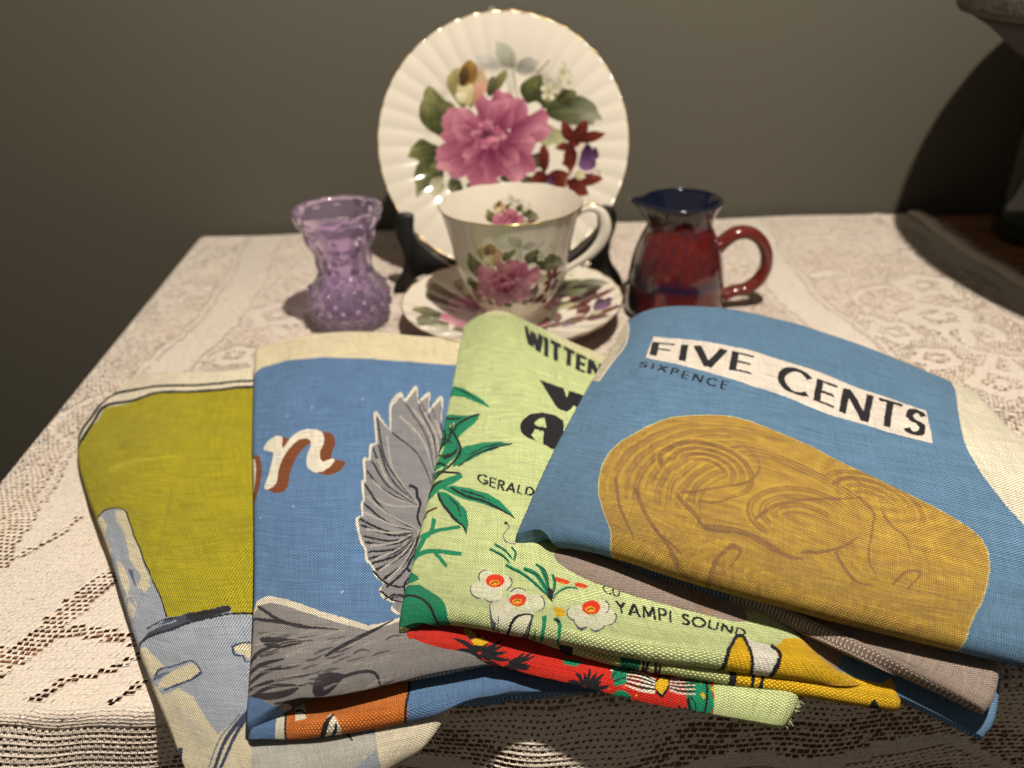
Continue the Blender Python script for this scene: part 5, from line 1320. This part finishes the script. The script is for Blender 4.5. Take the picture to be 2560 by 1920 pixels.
reg = p.c.a[my0:my1, mx0:mx1]; reg[:] = reg*(1-al_)+np.array(CB)/255.*al_
al2 = (np.clip(np.sin(ph+2.4)*.5+.5, 0, 1)**3*.16)[..., None]*m_[..., None]; reg[:] = reg*(1-al2)+np.array((206, 174, 88))/255.*al2
def cs(q, w_=9, a=.6, col=CB): p.stroke(z5(q), w_*.75, col, w_*.25, w_*.7, alpha=a)
cc = np.array([1180, 900.])
for k in range(26):     # concentric shading lines following the rim
    f = .955-.019*k
    seg = np.array(coin[:14], float); q = cc+(seg-cc)*[f, f*.99]+np.array([k*.6, k*1.2]); i0 = random.randint(0, 2); i1 = random.randint(9, 14)
    cs([tuple(v) for v in q[i0:i1]], random.uniform(5, 12), random.uniform(.25, .55), CB if k % 3 else CLt)
def ell(cx, cy, rx, ry, rot, a0, a1, n=14):
    r_ = radians(rot); return [(cx+rx*cos(t)*cos(r_)-ry*sin(t)*sin(r_), cy+rx*cos(t)*sin(r_)+ry*sin(t)*cos(r_)) for t in np.linspace(radians(a0), radians(a1), n)]
for k in range(13):
    cs(ell(860, 720, 215-k*13, 120-k*8, 18, 150+k*6, 420-k*5), random.uniform(5, 11), .5, CB if k % 3 else CLt)
for k in range(11):
    cs(ell(1260, 920, 250-k*17, 130-k*11, 10, 120+k*4, 330), random.uniform(5, 9), .45, CB if k % 3 else CLt)
for k in range(12):
    cs(ell(1560, 860, 250-k*15, 110-k*7, 26, 180, 395-k*7), random.uniform(4, 8), .42, CB if k % 3 else CLt)
for k in range(9):
    cs(ell(1250, 760, 330-k*14, 60-k*4, 24, 170, 350), random.uniform(4, 8), .4, CB if k % 3 else CLt)
for q, w_ in (([(850, 960), (980, 980), (1100, 1030), (1200, 1080), (1260, 1090)], 20), ([(740, 830), (800, 900), (860, 970), (960, 990)], 12), ([(1250, 1060), (1340, 1060), (1430, 1040), (1500, 1000)], 12), ([(880, 1140), (905, 1090), (960, 1040), (1000, 1060), (960, 1120)], 16), ([(1400, 1060), (1440, 1130), (1490, 1180), (1560, 1200)], 10),
              ([(1060, 930), (1150, 870), (1300, 845), (1500, 840)], 12), ([(1500, 830), (1560, 900), (1560, 960), (1540, 1080), (1580, 1180)], 10), ([(820, 1160), (860, 1190), (900, 1180)], 14), ([(1640, 1200), (1700, 1150), (1760, 1160), (1700, 1230)], 10), ([(1600, 900), (1640, 960), (1700, 1010), (1720, 1080)], 7),
              ([(760, 820), (900, 800), (1040, 770), (1080, 700), (1020, 620)], 9), ([(820, 850), (900, 860), (1000, 830)], 9), ([(560, 800), (600, 900), (660, 980), (760, 1060)], 13), ([(480, 760), (500, 880), (560, 1000)], 11), ([(640, 960), (720, 1050), (820, 1110)], 9), ([(1380, 780), (1460, 750), (1540, 800)], 8)):
    cs(q, w_, .62)
for k in range(60):
    x = random.uniform(560, 1900); y = random.uniform(620, 1250)+max(0, (x-1400))*.3
    cs([(x, y), (x+25, y+random.uniform(-5, 20)), (x+60, y+random.uniform(0, 30))], random.uniform(3, 7), .3, random.choice([CB, CLt]))
p.stroke(z5([(700, 1170), (900, 1225), (1200, 1300), (1500, 1400)]), 30, (150, 118, 48), 20, alpha=.35)
ko = p.c.mask(A.inv(dens(z5([(1200+(x-1200)*1.006, 900+(y-900)*1.008) for x, y in coin]), True, 9)))
km = np.zeros(p.c.a.shape[:2], bool); km[ko[3]:ko[4], ko[1]:ko[2]] = ko[0]; p.c.a[~km] = keep[~km]     # nothing printed outside the coin
A.build('top_fold', linen_mat('blue_coin_linen', p.c.image('blue_coin_print'), pitch=.00056), t4)
Bk = Layer([
 [(1500, 668, .036), (1620, 676, .034), (1780, 722, .028), (2000, 800, .020)],
 [(1490, 700, .038), (1610, 705, .036), (1770, 750, .030), (1990, 840, .020)],
 [(1480, 760, .037), (1600, 770, .036), (1760, 810, .030), (1980, 900, .018)]], .003, seed=12, ns=50, nt_=30)
p = Print(Bk, (176, 160, 138), 64)
Bk.build('back_edge_fold', linen_mat('grey_back_linen_3', p.c.image('grey_edge_print')), t4)
